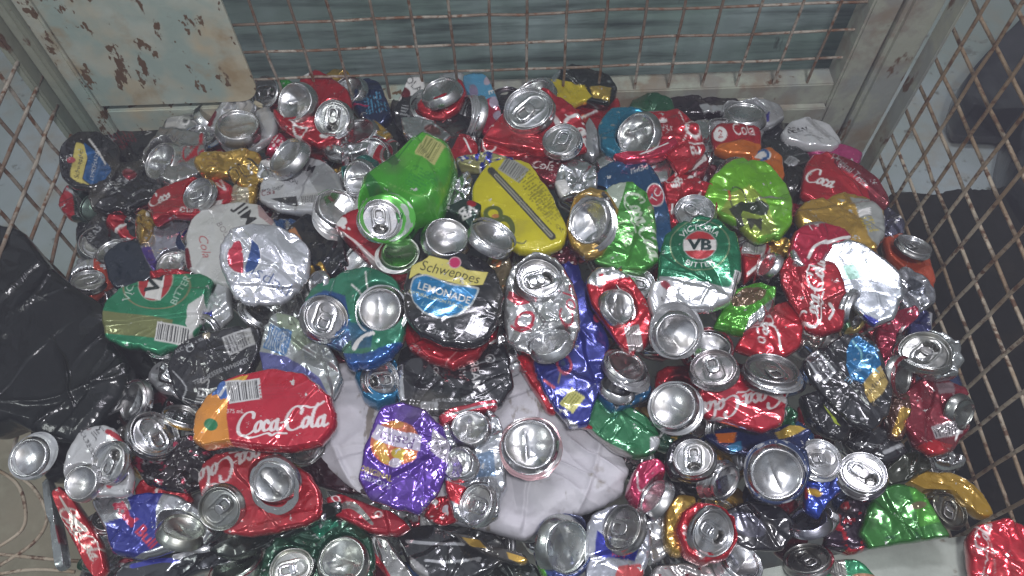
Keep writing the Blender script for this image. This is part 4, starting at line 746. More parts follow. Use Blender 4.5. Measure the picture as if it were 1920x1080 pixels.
can('lime green can with bold dark slashes at upper right', 'the lime green can', 5.4, [(1320, 372), (1330, 340), (1358, 312), (1392, 300), (1430, 310), (1462, 338), (1484, 380), (1484, 425), (1460, 450), (1422, 456), (1395, 440), (1375, 425), (1345, 405)], (.16, .47, .012, .4),
    [('p', [(1368, 372), (1400, 360), (1430, 385), (1455, 440), (1410, 455), (1380, 425), (1350, 400)], (.38, .52, .06, .5)), ('p', [(1364, 398), (1388, 384), (1424, 388), (1438, 398), (1434, 412), (1412, 408), (1390, 402), (1386, 412), (1392, 432), (1380, 428)], (.02, .035, .015, .3)), ('p', [(1396, 418), (1428, 414), (1424, 442), (1412, 428), (1404, 440)], (.02, .035, .015, .3)),
     ('l', [(1365, 372), (1372, 362), (1388, 368), (1396, 382)], 2, K), ('l', [(1364, 372), (1372, 395), (1392, 430)], 2.4, K), ('l', [(1363, 368), (1365, 380)], 4, (.6, .1, .02, .3)), ('l', [(1415, 386), (1440, 380), (1460, 382)], 3.5, (.4, .42, .35, .7))], amp=2.2, cell=17, bulge=.004, res=1.9)
can('white and red can scrap under the lime green can', 'the white red scrap', 4.4, [(1385, 470), (1402, 452), (1438, 455), (1448, 480), (1420, 510), (1395, 530)], RED, [('b', 1412, 470, 44, 24, -8, (.5, .5, .5, .4), (.2, .2, .2, .3)), ('l', [(1445, 470), (1425, 500), (1400, 522)], 6, W_)], ends=[('b', 1436, 495, 30, .5, 55, {'dz': .004, 'dent': .6})])
can('round dark green can with red oval badge at centre right', 'the round green badge can', 6.2, [(1233, 490), (1242, 450), (1268, 420), (1308, 408), (1350, 414), (1378, 438), (1390, 480), (1388, 530), (1365, 570), (1330, 585), (1285, 582), (1250, 560), (1232, 525)], GRN,
    [('p', [(1235, 525), (1270, 528), (1320, 538), (1365, 545), (1380, 535), (1370, 590), (1240, 590)], (.58, .6, .62, .7)), ('e', 1311, 467, 55, 48, 0, (.25, .33, .18, .6), 2.0), ('e', 1311, 467, 32, 29, 0, (.4, .45, .42, .6)), ('e', 1311, 467, 30, 27, 0, (.42, .025, .03, .3)), ('p', [(1281, 455), (1341, 457), (1341, 478), (1281, 478)], (.66, .64, .62, .2)),
     ('t', 'VB', 1311, 467, 21, -3, (.01, .03, .03, .2), {'b': .045, 'sx': 1.25}), ('t', 'VICTORIA', 1311, 432, 11, 0, W_, {'arc': 44, 'sx': 1.15}), ('t', 'BITTER', 1311, 506, 10, 0, W_, {'arc': -44, 'sx': 1.3}), ('b', 1378, 540, 16, 52, -14, (.6, .6, .6, .4), K)], amp=1.6, bulge=.004, res=1.7)
can('torn green can with rotated red badge and barcode on the left', 'the torn green can', 4.8, [(195, 610), (202, 570), (228, 545), (268, 530), (320, 520), (370, 515), (400, 530), (385, 585), (372, 620), (345, 650), (300, 664), (245, 658), (200, 636)], (.015, .24, .11, .5),
    [('p', [(192, 590), (330, 606), (320, 642), (192, 628)], (.20, .22, .08, .45)), ('e', 300, 546, 62, 42, 0, (.3, .3, .16, .6), 2.4), ('e', 298, 533, 41, 33, 75, (.4, .45, .35, .5)), ('e', 298, 533, 39, 31, 75, (.42, .025, .03, .3)), ('p', [(290, 500), (318, 502), (308, 572), (278, 566)], (.66, .65, .62, .2)),
     ('t', 'VB', 298, 533, 24, 72, (.01, .02, .02, .2), {'b': .045, 'sx': 1.3}), ('t', 'VICT', 250, 550, 14, 75, (.45, .6, .5, .3), {'sx': 1.1}), ('t', 'BITTER', 345, 552, 13, 65, (.45, .6, .5, .3), {'sx': 1.1}), ('b', 330, 632, 66, 36, -10, (.58, .58, .56, .2), K), ('p', [(360, 580), (388, 560), (386, 600), (362, 630), (352, 612)], (.6, .6, .58, .3))], amp=1.7, cell=26, bulge=.003, res=1.7)
can('silver round base tucked behind the torn green can', 'the tucked base', 3.8, [(372, 560), (400, 520), (432, 540), (434, 590), (412, 612), (380, 618)], (.52, .54, .56, .5), [('p', [(385, 592), (402, 588), (398, 614), (384, 616)], ROY)], ends=[('b', 378, 532, 38, .88, 40, {'dz': .004, 'dent': .7})], amp=1.8)
can('shiny white round label can with red and blue globe', 'the shiny globe can', 6.2, [(413, 500), (412, 460), (432, 434), (470, 424), (515, 428), (552, 442), (582, 476), (580, 520), (560, 548), (525, 572), (480, 576), (445, 566), (428, 535)], (.62, .64, .70, .55),
    [('e', 455, 487, 34, 32, 0, (.8, .8, .82, .3), 2), ('p', [(428, 478), (436, 462), (450, 458), (456, 480), (456, 518), (440, 514), (428, 500)], (.5, .03, .06, .4), 1), ('p', [(470, 458), (484, 470), (488, 490), (480, 508), (462, 518), (460, 505), (466, 485)], (.03, .08, .27, .4), 1), ('l', [(436, 440), (432, 470), (448, 440), (462, 445), (470, 465), (460, 500)], 3, (.8, .8, .82, .8)),
     ('t', 'pepsi', 506, 535, 24, 150, (.03, .08, .25, .4), {'sx': 1.2, 'b': -.015})], amp=2.0, cell=24, bulge=.003, fine=1.0, res=1.7, tilt=(17, -5))
can('black whiskey can with white lettering and barcode in the left middle', 'the black whiskey can', 5.0, [(316, 690), (325, 660), (352, 640), (400, 622), (450, 612), (486, 618), (490, 660), (470, 700), (425, 738), (400, 768), (362, 765), (330, 738)], BLK,
    [('b', 452, 643, 54, 36, 22, (.5, .5, .5, .5), K), ('t', 'TENNESSEE WHISKEY', 420, 700, 8.5, 24, GRY), ('t', 'NIELS', 386, 745, 19, 80, (.5, .5, .5, .5), {'b': .01}), ('l', [(330, 700), (355, 730), (350, 760), (372, 765)], 2, GRY), ('t', 'ALC VOL 4.8%', 360, 652, 7, 24, GRY), ('e', 362, 658, 7, 5, 20, GRY, 1.5), ('e', 392, 632, 7, 8, 0, (.25, .22, .15, .4))], amp=2.0, cell=18, fine=1.4, res=1.8)
can('grey translucent looking can with blue barcode in the left middle', 'the blue barcode can', 5.6, [(486, 660), (495, 615), (520, 590), (552, 596), (595, 625), (630, 668), (642, 712), (625, 745), (580, 752), (530, 738), (495, 700)], (.42, .45, .45, .65),
    [('p', [(520, 590), (560, 600), (600, 640), (560, 660), (525, 620)], (.28, .34, .25, .5)), ('p', [(486, 660), (540, 670), (600, 710), (620, 750), (540, 745), (490, 700)], (.10, .11, .30, .5)), ('b', 522, 640, 46, 44, -22, (.06, .17, .36, .4), (.5, .55, .6, .4)), ('p', [(592, 615), (605, 628), (604, 655), (596, 645)], BLU), ('t', 'b', 550, 612, 20, -150, K, {'b': -.02})], amp=2.8, cell=18, fine=1.3)
can('silver and green can with blue hoop and two clean ends at centre left', 'the two ended green can', 5.8, [(572, 560), (600, 530), (650, 508), (700, 505), (742, 528), (765, 570), (760, 630), (735, 670), (690, 692), (652, 690), (640, 660), (600, 640), (575, 605)], (.03, .22, .13, .45),
    [('p', [(580, 560), (610, 545), (650, 560), (665, 640), (630, 670), (575, 610)], (.02, .09, .28, .5)), ('p', [(636, 668), (690, 672), (765, 640), (768, 700), (636, 700)], (.012, .10, .36, .55)), ('p', [(655, 610), (705, 612), (700, 660), (664, 662)], (.02, .12, .22, .5)), ('l', [(668, 660), (682, 640), (702, 632)], 9, W_), ('t', 'ALCOHOL', 638, 640, 8, 45, SKY), ('n', 18, 1.1, SIL), ('l', [(688, 515), (690, 560), (662, 540)], 3, W_)],
    ends=[('l', 611, 594, 44, .88, -40, {'dz': .02, 'dent': .5, 'spin': 20}), ('b', 712, 580, 47, .96, 60, {'dz': .016, 'dent': .55, 'wall': (.014, SIL, 4, 4, 1.05)})], amp=2.2, cell=18)
can('lid in a bright blue ring half under the black bourbon can', 'the blue ring lid', 4.0, [(665, 712), (672, 680), (705, 668), (745, 680), (758, 720), (742, 758), (708, 768), (680, 748)], (.008, .16, .32, .5), [], ends=[('l', 718, 712, 38, .84, -60, {'dz': .008, 'dent': 1.3})], T=.012)
can('glossy black bourbon can with white lettering at the centre', 'the black bourbon can', 4.4, [(745, 745), (742, 700), (752, 660), (790, 645), (860, 650), (940, 648), (958, 680), (962, 730), (940, 760), (880, 775), (800, 778), (758, 770)], BLK,
    [('t', 'JIM BEAM', 890, 692, 15, -84, (.55, .55, .55, .4), {'b': .01}), ('t', 'BLACK', 818, 690, 9, -86, (.45, .45, .45, .4)), ('e', 866, 682, 9, 8, 0, (.2, .05, .07, .4)), ('t', '6', 918, 678, 10, -90, W_), ('e', 920, 678, 8, 7, 0, GRY, 1.3), ('p', [(735, 700), (757, 690), (760, 755), (742, 760)], SIL), ('t', '4.8% ALC/VOL 375mL', 850, 756, 6, 0, GRY), ('b', 806, 768, 32, 20, -4, GRY, K), ('w', 868, 700, 10, 36, 0, GRY), ('w', 840, 700, 10, 40, 0, DRED)], amp=1.7, cell=22, fine=1.2, res=1.8)
can('red creased can peeking out under the round lemonade can', 'the peeking red can', 5.0, [(752, 612), (775, 600), (850, 620), (920, 600), (915, 645), (895, 672), (850, 692), (805, 678), (768, 655)], RED, [('l', [(835, 688), (870, 655)], 2, (.8, .3, .3, .6)), ('t', 'TASTE', 782, 655, 6, -60, W_)], amp=2.6, cell=22)
can('round black lemonade can with yellow banner and blue oval at the centre', 'the round lemonade can', 6.8, [(757, 580), (758, 535), (775, 502), (805, 482), (850, 474), (895, 484), (930, 515), (944, 560), (938, 600), (918, 635), (880, 652), (835, 650), (790, 630), (765, 605)], BLK,
    [('p', [(772, 505), (805, 486), (840, 494), (875, 514), (915, 517), (905, 542), (868, 545), (825, 532), (785, 520), (768, 530)], (.62, .55, .15, .15)), ('p', [(770, 548), (776, 528), (800, 522), (845, 540), (898, 548), (885, 580), (858, 600), (825, 605), (795, 595), (775, 572)], (.55, .6, .62, .5), 1), ('p', [(772, 548), (778, 531), (800, 525), (845, 543), (894, 551), (882, 578), (856, 597), (825, 602), (797, 592), (777, 572)], (.012, .19, .42, .45), 1),
     ('e', 853, 500, 12, 12, 0, (.6, .4, .42, .2)), ('e', 853, 500, 10, 10, 0, (.55, .03, .13, .2)), ('t', 'Schweppes', 845, 519, 20, -14, (.05, .045, .02, .1), {'sh': .18, 'sx': .92}), ('t', 'LEMONADE', 833, 558, 14, -17, (.7, .68, .62, .3), {'b': .01}), ('t', 'NATURAL LEMON FLAVOUR', 822, 570, 6.5, -17, (.6, .6, .35, .3)), ('t', 'Lemons', 812, 583, 10, -17, (.3, .55, .6, .3), {'sh': .3, 'b': -.01}),
     ('t', '375mL', 828, 632, 8, -15, GRY), ('b', 891, 618, 26, 34, -25, GRY, K), ('n', 4, 1.05, GRY)], amp=1.1, cell=24, bulge=.003, res=1.5)
can('silver crushed can with red script fragments at the centre', 'the red scripted silver can', 6.2, [(944, 580), (950, 530), (965, 500), (1000, 478), (1040, 485), (1066, 520), (1084, 560), (1090, 615), (1078, 650), (1040, 668), (990, 668), (952, 645)], (.60, .61, .62, .8),
    [('p', [(955, 550), (985, 565), (998, 572), (970, 578), (952, 565)], (.5, .03, .06, .5)), ('e', 985, 605, 18, 13, 40, (.5, .03, .06, .5), 5), ('l', [(960, 615), (980, 628), (1000, 612)], 5, (.5, .03, .06, .5)), ('t', 'Cola', 1068, 580, 30, 80, (.5, .03, .06, .5), {'sh': .3}), ('t', 'oke', 1055, 575, 14, 70, K, {'b': -.02}), ('l', [(1060, 515), (1080, 545)], 6, (.45, .1, .1, .6))],
    ends=[('l', 1012, 522, 43, .85, -10, {'dz': .014, 'dent': 1.6}), ('b', 1030, 638, 43, .58, 22, {'dz': .004, 'dent': 2})], amp=3.2, cell=15, fine=1.3)
can('red can strip lying over the white sack left of the royal blue can', 'the red strip', 4.0, [(968, 672), (995, 665), (1015, 690), (1028, 735), (1042, 775), (1025, 770), (1000, 730), (982, 700)], RED, [('l', [(1000, 672), (1020, 700)], 3, W_)], amp=1.4, T=.006)
can('royal blue can with red emblem and yellow barcode at the centre', 'the royal blue can', 4.3, [(1040, 480), (1078, 485), (1095, 530), (1120, 580), (1142, 650), (1130, 720), (1100, 800), (1068, 800), (1032, 760), (1008, 715), (1000, 680), (1035, 655), (1080, 660), (1085, 600), (1060, 540)], (.02, .03, .24, .5),
    [('b', 1072, 756, 32, 38, -38, (.52, .50, .16, .2), (.22, .22, .04, .2)), ('e', 1057, 688, 13, 17, 10, (.45, .05, .1, .3), 5), ('e', 1055, 686, 5, 6, 0, (.05, .08, .16, .3)), ('l', [(1050, 706), (1046, 722)], 4, (.2, .15, .12, .3)), ('l', [(1020, 718), (1038, 730)], 5, (.5, .08, .12, .3)), ('e', 1118, 602, 7, 10, 0, (.5, .04, .1, .3)), ('l', [(1022, 745), (1045, 782), (1080, 803)], 7, SIL)], amp=2.0, cell=24)
can('dark green flattened can with a silver underside at lower centre', 'the dark green can', 4.0, [(1082, 778), (1095, 756), (1135, 742), (1185, 765), (1225, 795), (1240, 830), (1225, 856), (1190, 862), (1150, 846), (1108, 812)], (.012, .16, .055, .4), [('l', [(1090, 795), (1125, 830), (1180, 862)], 10, (.42, .4, .38, .6)), ('p', [(1215, 825), (1232, 822), (1236, 845), (1215, 852)], GRY), ('n', 18, 1.1, (.02, .08, .03, .4))], amp=1.8, cell=26)
can('silver dish in a teal blue collar below the red barcode can', 'the teal blue collar can', 4.6, [(1112, 720), (1130, 690), (1180, 690), (1222, 722), (1215, 745), (1180, 762), (1145, 772), (1122, 748)], (.01, .13, .30, .5), [('n', 16, .8, SIL), ('b', 1195, 728, 34, 26, 20, W_, BLU)], ends=[('b', 1158, 722, 36, .62, -14, {'dz': .012, 'dent': 1.2})], amp=2.4)
can('tilted silver dish under the red barcode can', 'the lower tilted dish', 5.2, None, ends=[('b', 1175, 682, 44, .62, -28, {'dent': 1.2, 'wall': (.03, (.5, .5, .52, .8), 8, 20, .95)})])
can('silver lid with pull tab behind the red barcode can', 'the pull tab lid', 5.0, None, ends=[('l', 1190, 528, 40, .78, -30, {'dent': .9, 'wall': (.03, ORG, 8, 8, 1.0)})])
can('red folded can with barcode and a dented base left of the white bourbon can', 'the red barcode can', 6.0, [(1098, 530), (1115, 505), (1150, 502), (1185, 525), (1212, 562), (1222, 610), (1215, 650), (1190, 668), (1165, 655), (1135, 612), (1108, 570)], RED,
    [('p', [(1095, 535), (1112, 500), (1160, 498), (1180, 525), (1140, 530), (1125, 545)], SIL), ('e', 1127, 523, 9, 7, 0, W_), ('e', 1127, 523, 5, 3.5, 0, RED), ('b', 1188, 638, 28, 46, 12, (.42, .38, .38, .5), (.15, .1, .1, .3)), ('t', 'ola', 1160, 612, 10, -10, W_)], ends=[('b', 1163, 572, 38, .78, -52, {'dz': .012, 'dent': 1.8})], amp=2.2)
can('white bourbon can with a large clean silver base at centre right', 'the white bourbon can', 6.4, [(1213, 560), (1222, 535), (1255, 525), (1285, 545), (1308, 585), (1320, 625), (1300, 655), (1250, 650), (1225, 610)], (.52, .53, .55, .3), [('t', 'BOURBON', 1264, 563, 8, 10, K), ('e', 1246, 541, 10, 7, -20, (.3, .04, .06, .3))], ends=[('b', 1270, 628, 47, .93, 80, {'dz': .022, 'dent': 1.3, 'wall': (.02, SIL, -2, -10, 1.06)})])
can('silver base partly behind the white bourbon can', 'the partly hidden base', 4.8, None, ends=[('b', 1332, 650, 42, .8, -10, {'dent': .9, 'wall': (.025, DRED, 0, -6, 1.0)})])
can('bright green foil like can below the round green badge can', 'the green foil can', 5.4, [(1338, 612), (1355, 575), (1382, 542), (1425, 528), (1452, 545), (1450, 580), (1425, 612), (1395, 628), (1365, 622)], (.08, .38, .02, .55), [('e', 1400, 562, 34, 18, 20, (.16, .1, .05, .5)), ('p', [(1452, 560), (1440, 610), (1392, 630), (1400, 605)], SIL)], amp=3.2, cell=11, fine=1.5)
can('round red can with white script behind the green foil can', 'the round red can', 4.8, [(1378, 655), (1395, 625), (1425, 605), (1448, 575), (1490, 560), (1505, 600), (1500, 650), (1470, 672), (1430, 672)], RED, [('s', 1438, 640, 100, -80, W_, {'upto': 3}), ('t', 'Co', 1425, 632, 22, -80, W_, {'sh': .3}), ('l', [(1415, 612), (1450, 618), (1460, 660)], 4, W_)], amp=2.0)
can('deep red cola can with long white script right of centre', 'the deep red can', 5.9, [(1462, 505), (1480, 482), (1515, 484), (1560, 494), (1582, 530), (1586, 580), (1578, 622), (1540, 632), (1512, 618), (1500, 590), (1478, 560), (1464, 535)], (.42, .008, .02, .55), [('s', 1524, 555, 130, 82, W_), ('l', [(1552, 575), (1558, 590), (1552, 602)], 5, W_)], amp=2.8, cell=17, res=1.8)
can('silver bits of a torn can at the foot of the deep red can', 'the silver torn can', 4.2, [(1492, 612), (1505, 592), (1530, 615), (1548, 635), (1530, 660), (1512, 645), (1500, 655)], (.55, .54, .5, .9), amp=3, cell=10)
can('gold and green can end with stacked silver rings at right', 'the stacked ring can', 5.0, [(1572, 600), (1578, 560), (1598, 545), (1618, 565), (1628, 600), (1610, 620), (1585, 622)], (.42, .33, .1, .6), [('p', [(1578, 590), (1596, 585), (1600, 615), (1582, 622)], (.02, .12, .04, .4))], ends=[('b', 1608, 582, 38, .38, 75, {'dz': .006, 'dent': .7, 'wall': (.02, SIL, -16, 0, 1.0)})])
can('shiny bluish white can catching the strongest glare at right', 'the glaring white can', 6.4, [(1538, 490), (1555, 462), (1590, 450), (1625, 462), (1660, 488), (1692, 520), (1695, 560), (1678, 595), (1640, 615), (1605, 585), (1575, 545), (1550, 520)], (.66, .70, .76, .9), [('p', [(1570, 505), (1600, 500), (1620, 525), (1590, 530)], (.3, .5, .42, .6)), ('p', [(1620, 592), (1650, 605), (1625, 625), (1608, 610)], ROY)], amp=1.1, cell=38, bulge=.001, tilt=(-20, -3), fine=.5)
can('silver and dark curved can between the glaring white can and the mesh', 'the curved silver can', 5.2, [(1668, 520), (1690, 505), (1722, 520), (1750, 548), (1752, 570), (1730, 585), (1695, 580), (1680, 560)], (.45, .46, .5, .9), [('e', 1712, 545, 22, 10, -35, (.08, .09, .11, .8))], amp=2.4, cell=20)
can('red white can curling over the gold can at right', 'the curling red can', 6.0, [(1478, 470), (1485, 440), (1510, 422), (1545, 420), (1580, 432), (1596, 448), (1572, 462), (1548, 480), (1530, 505), (1500, 505), (1482, 495)], (.5, .012, .05, .55), [('l', [(1512, 490), (1525, 468), (1560, 456), (1590, 450)], 6, W_), ('t', '1 8', 1520, 434, 11, 30, W_), ('l', [(1482, 480), (1500, 506), (1532, 508)], 9, SIL), ('e', 1524, 424, 26, 6, 8, (.55, .5, .48, .8))], amp=2.2)
can('red shard of a can under the glaring white can', 'the red shard', 4.4, [(1640, 620), (1668, 590), (1712, 575), (1722, 595), (1690, 625), (1665, 640), (1670, 690), (1655, 700), (1645, 660)], (.3, .01, .04, .6), [('n', 10, .9, W_)], amp=2.6, cell=12)
can('navy crushed can right of the red shard', 'the navy shard', 3.6, [(1700, 600), (1725, 580), (1748, 590), (1745, 630), (1720, 645), (1700, 630)], (.01, .015, .1, .4), [('l', [(1742, 585), (1748, 625)], 5, GRY)], amp=2.2)
# lower half
can('grey flower shaped can torn around its lid near the right mesh', 'the grey flower can', 6.0, [(1690, 660), (1705, 628), (1740, 616), (1772, 622), (1795, 645), (1808, 680), (1792, 708), (1760, 715), (1735, 708), (1712, 690)], (.40, .43, .43, .85), [], ends=[('l', 1736, 658, 45, .8, -20, {'dz': .014, 'dent': 2.2, 'tint': (.55, .57, .56, 1)})], amp=3.4, cell=16, rough_edge=3)
can('narrow silver end left of the grey flower can', 'the narrow silver end', 5.0, None, ends=[('b', 1694, 706, 39, .45, 84, {'dent': .7, 'tint': (.5, .52, .51, 1), 'wall': (.02, DRED, 8, 4, 1.0)})])
can('dark red can with barcode and a dull silver end by the right mesh', 'the dark red barcode can', 4.2, [(1688, 745), (1720, 712), (1768, 708), (1806, 728), (1825, 765), (1812, 812), (1785, 848), (1745, 856), (1712, 835), (1695, 800)], (.20, .006, .018, .5), [('b', 1772, 808, 52, 26, 12, (.4, .36, .38, .4), K), ('l', [(1796, 790), (1790, 825)], 4, W_), ('p', [(1715, 840), (1745, 828), (1785, 835), (1770, 855), (1725, 852)], (.5, .012, .02, .5)), ('p', [(1750, 722), (1785, 718), (1785, 740), (1755, 742)], (.3, .2, .22, .5))],
    ends=[('b', 1808, 776, 36, .5, 70, {'dz': .004, 'dent': 1.0, 'tint': (.4, .42, .4, 1)})], amp=2.8, cell=18)
can('narrow gold and maroon can below the narrow silver end', 'the gold maroon can', 3.4, [(1660, 770), (1672, 735), (1700, 745), (1705, 790), (1690, 825), (1668, 820)], (.08, .03, .015, .4), [('p', [(1680, 770), (1698, 775), (1690, 805), (1678, 822), (1668, 812)], GLD)], amp=2.4)
can('black lemonade can with upside down blue and gold label at right', 'the upside down lemonade can', 5.4, [(1505, 690), (1515, 665), (1550, 648), (1580, 632), (1610, 630), (1638, 650), (1658, 695), (1672, 745), (1665, 785), (1635, 808), (1598, 795), (1565, 760), (1530, 725)], BLK,
    [('p', [(1592, 645), (1605, 640), (1632, 660), (1646, 690), (1640, 705), (1618, 722), (1595, 715), (1584, 690), (1584, 665)], (.01, .15, .36, .5), 1), ('p', [(1618, 720), (1645, 695), (1660, 725), (1650, 745), (1628, 760), (1618, 742)], (.52, .38, .12, .4)), ('t', 'LEMONADE', 1618, 685, 13, 228, (.2, .4, .6, .4)), ('t', 'Schweppes', 1640, 728, 11, 228, K, {'sh': .2}), ('l', [(1594, 648), (1610, 668), (1612, 690), (1640, 708)], 3, (.3, .7, .8, .7)),
     ('p', [(1505, 675), (1530, 660), (1566, 700), (1545, 722)], GRY), ('p', [(1510, 677), (1530, 664), (1560, 700), (1545, 715)], (.08, .08, .09, .5)), ('t', 'MLV', 1536, 690, 11, -50, GRY), ('n', 5, 1.05, GRY)], amp=2.8, cell=17, fine=1.4, res=1.8)
can('black can with a lime scrape below the cola can with inverted script', 'the lime scraped can', 4.4, [(1500, 745), (1528, 735), (1565, 770), (1595, 805), (1580, 825), (1545, 812), (1515, 785)], BLK, [('p', [(1540, 762), (1552, 776), (1572, 802), (1560, 796)], (.4, .5, .05, .4)), ('n', 8, .9, GRY)], amp=2.6, cell=14)
can('black can scrap below the upside down lemonade can', 'the black scrap', 3.0, [(1585, 830), (1640, 800), (1680, 820), (1700, 850), (1660, 870), (1610, 850)], BLK, [('t', 'KENTUCKY', 1625, 838, 7, -5, GRY), ('l', [(1655, 850), (1688, 836)], 7, GRY)], amp=2.2)
can('cola can with inverted white script and two grey lids at right', 'the inverted script can', 6.0, [(1308, 760), (1312, 728), (1345, 705), (1400, 698), (1450, 710), (1482, 730), (1475, 768), (1462, 798), (1430, 812), (1375, 798), (1325, 785)], (.46, .012, .03, .45), [('s', 1392, 758, 150, 191, (.62, .56, .56, .3)), ('p', [(1395, 728), (1440, 738), (1475, 752), (1472, 765), (1440, 748)], (.6, .55, .55, .4)), ('p', [(1470, 735), (1500, 735), (1500, 765), (1465, 790)], SIL)],
    ends=[('l', 1338, 688, 43, .80, 6, {'dz': .022, 'dent': .6, 'tint': (.55, .52, .53, 1), 'opened': False}), ('l', 1448, 690, 50, .52, -12, {'dz': .02, 'dent': .5, 'tint': (.55, .54, .56, 1), 'opened': False, 'wall': (.022, SIL, 4, 12, 1.06)})], amp=1.5, res=1.7)
can('round silver base at the left edge of the inverted script can', 'the matt round base', 5.8, None, ends=[('b', 1261, 760, 49, .94, 40, {'dent': .35, 'wall': (.02, GRY, 8, 6, 1.04)})])
can('dark can with blue and gold flecks between lids at lower right', 'the flecked dark can', 4.2, [(1320, 815), (1370, 800), (1420, 812), (1470, 800), (1520, 810), (1500, 850), (1430, 860), (1360, 845)], (.01, .02, .09, .4), [('p', [(1340, 815), (1380, 812), (1375, 832), (1348, 832)], ORG), ('p', [(1450, 815), (1490, 800), (1525, 800), (1490, 820), (1460, 832)], (.45, .3, .03, .4)), ('p', [(1362, 838), (1388, 828), (1390, 845), (1372, 850)], (.02, .2, .4, .5))], amp=2.4)
can('black rimmed lid with open mouth at lower right', 'the black rimmed lid', 5.6, [(1245, 870), (1255, 835), (1285, 815), (1320, 825), (1345, 860), (1335, 895), (1295, 905), (1260, 898)], (.015, .013, .02, .4), [], ends=[('l', 1300, 857, 38, .9, 20, {'dz': .018, 'dent': .8, 'opened': True, 'spin': 160})])
can('small dark green and gold crushed can under the matt round base', 'the green gold scrap', 4.0, [(1205, 800), (1225, 775), (1260, 810), (1290, 830), (1250, 850), (1215, 835)], (.01, .06, .03, .4), [('n', 8, .7, GLD)], amp=2.2)
can('large clean silver base in a navy can at lower right', 'the large clean base', 6.0, [(1398, 890), (1402, 850), (1430, 828), (1475, 826), (1512, 850), (1520, 890), (1505, 925), (1460, 945), (1415, 930)], NAVY, [], ends=[('b', 1457, 889, 55, .96, 70, {'dz': .02, 'dent': .8, 'wall': (.012, NAVY, 0, -6, 1.05)})])
can('silver lid with an upright tab beside the blue foil can', 'the upright tab lid', 5.2, None, ends=[('l', 1540, 858, 38, .86, -40, {'dent': 1.4, 'wall': (.02, SIL, -6, 8, 1.02), 'opened': False})])
can('royal blue foil can with an orange patch at lower right', 'the blue foil can', 5.6, [(1508, 905), (1535, 900), (1565, 885), (1582, 888), (1578, 920), (1552, 945), (1535, 972), (1510, 955)], (.012, .05, .38, .55), [('e', 1525, 925, 16, 8, -10, (.5, .3, .02, .3)), ('l', [(1508, 915), (1510, 935)], 4, RED)], amp=2.8, cell=15)
can('silver lid with wide open mouth right of the blue foil can', 'the open mouth lid', 6.0, None, ends=[('l', 1619, 885, 42, .88, -20, {'dent': .5, 'opened': True, 'spin': 250, 'wall': (.03, (.02, .02, .03, .5), -4, 10, 1.05)})])
can('stacked silver rings of a crushed can left of the large clean base', 'the ringed silver can', 4.8, None, ends=[('b', 1362, 905, 38, .6, 62, {'dent': 1.0, 'wall': (.035, SIL, -26, -4, 1.0)})])
can('silver dish with fluted wall below the blue foil can', 'the fluted dish', 4.6, [(1475, 985), (1490, 960), (1550, 950), (1578, 970), (1560, 1002), (1510, 1010)], SIL, [('p', [(1565, 950), (1585, 945), (1585, 975), (1572, 980)], RED)], ends=[('b', 1515, 972, 40, .62, 12, {'dz': .01, 'dent': .9, 'tint': (.5, .5, .58, 1)})])
can('black can under the large clean base', 'the wide black can', 4.0, [(1360, 960), (1400, 940), (1460, 950), (1490, 985), (1470, 1030), (1410, 1035), (1370, 1010)], (.012, .012, .018, .35), [('e', 1400, 985, 36, 20, -25, (.09, .09, .13, .6))], amp=1.8)
can('dark can with red and white chips at lower right', 'the chipped dark can', 4.0, [(1555, 980), (1590, 930), (1625, 935), (1650, 985), (1640, 1025), (1590, 1040), (1545, 1025)], (.03, .012, .03, .5), [('n', 14, .6, RED), ('n', 9, .95, W_)], amp=2.6, cell=14)
can('grey lid with open mouth near the front rail', 'the railside lid', 4.6, None, ends=[('l', 1512, 1045, 42, .62, 10, {'dent': .9, 'opened': True, 'tint': (.45, .45, .44, 1), 'wall': (.02, DRED, 6, 0, 1.0)})])
can('silver ended can below the red and gold lid at lower right', 'the fluted lower can', 4.4, None, ends=[('b', 1392, 1052, 42, .74, -40, {'dent': 1.0, 'wall': (.03, GRY, -14, 12, 1.0)})])
can('crimson can tipped to show its silver base right of the white sack', 'the crimson tipped can', 5.6, [(1178, 905), (1195, 872), (1225, 866), (1245, 880), (1240, 915), (1215, 955), (1190, 955), (1172, 930)], (.42, .015, .08, .5), [('l', [(1190, 895), (1195, 930), (1222, 905)], 4, (.6, .45, .48, .5)), ('n', 14, .9, (.5, .3, .33, .5))], ends=[('b', 1222, 930, 42, .46, 55, {'dz': .012, 'dent': .5})], amp=2.0, T=.016)
can('gold can wrapped around the red can with open lid', 'the gold wrapped can', 4.8, [(1240, 1000), (1245, 960), (1268, 935), (1300, 940), (1305, 975), (1290, 1040), (1260, 1045), (1245, 1025)], GLD, amp=1.8, T=.014)
can('red can with an open dented lid at the lower right', 'the open red can', 6.2, [(1262, 1000), (1272, 965), (1300, 945), (1340, 948), (1372, 975), (1380, 1015), (1360, 1050), (1318, 1062), (1280, 1045)], RED, [('t', 'Original', 1278, 1005, 7, -80, W_), ('p', [(1295, 1040), (1310, 1030), (1320, 1045), (1305, 1055)], (.5, .4, .4, .5)), ('n', 12, 1.1, DRED)], ends=[('l', 1338, 1000, 44, .84, 70, {'dz': .024, 'dent': 1.3, 'opened': True, 'spin': 170})], T=.016)
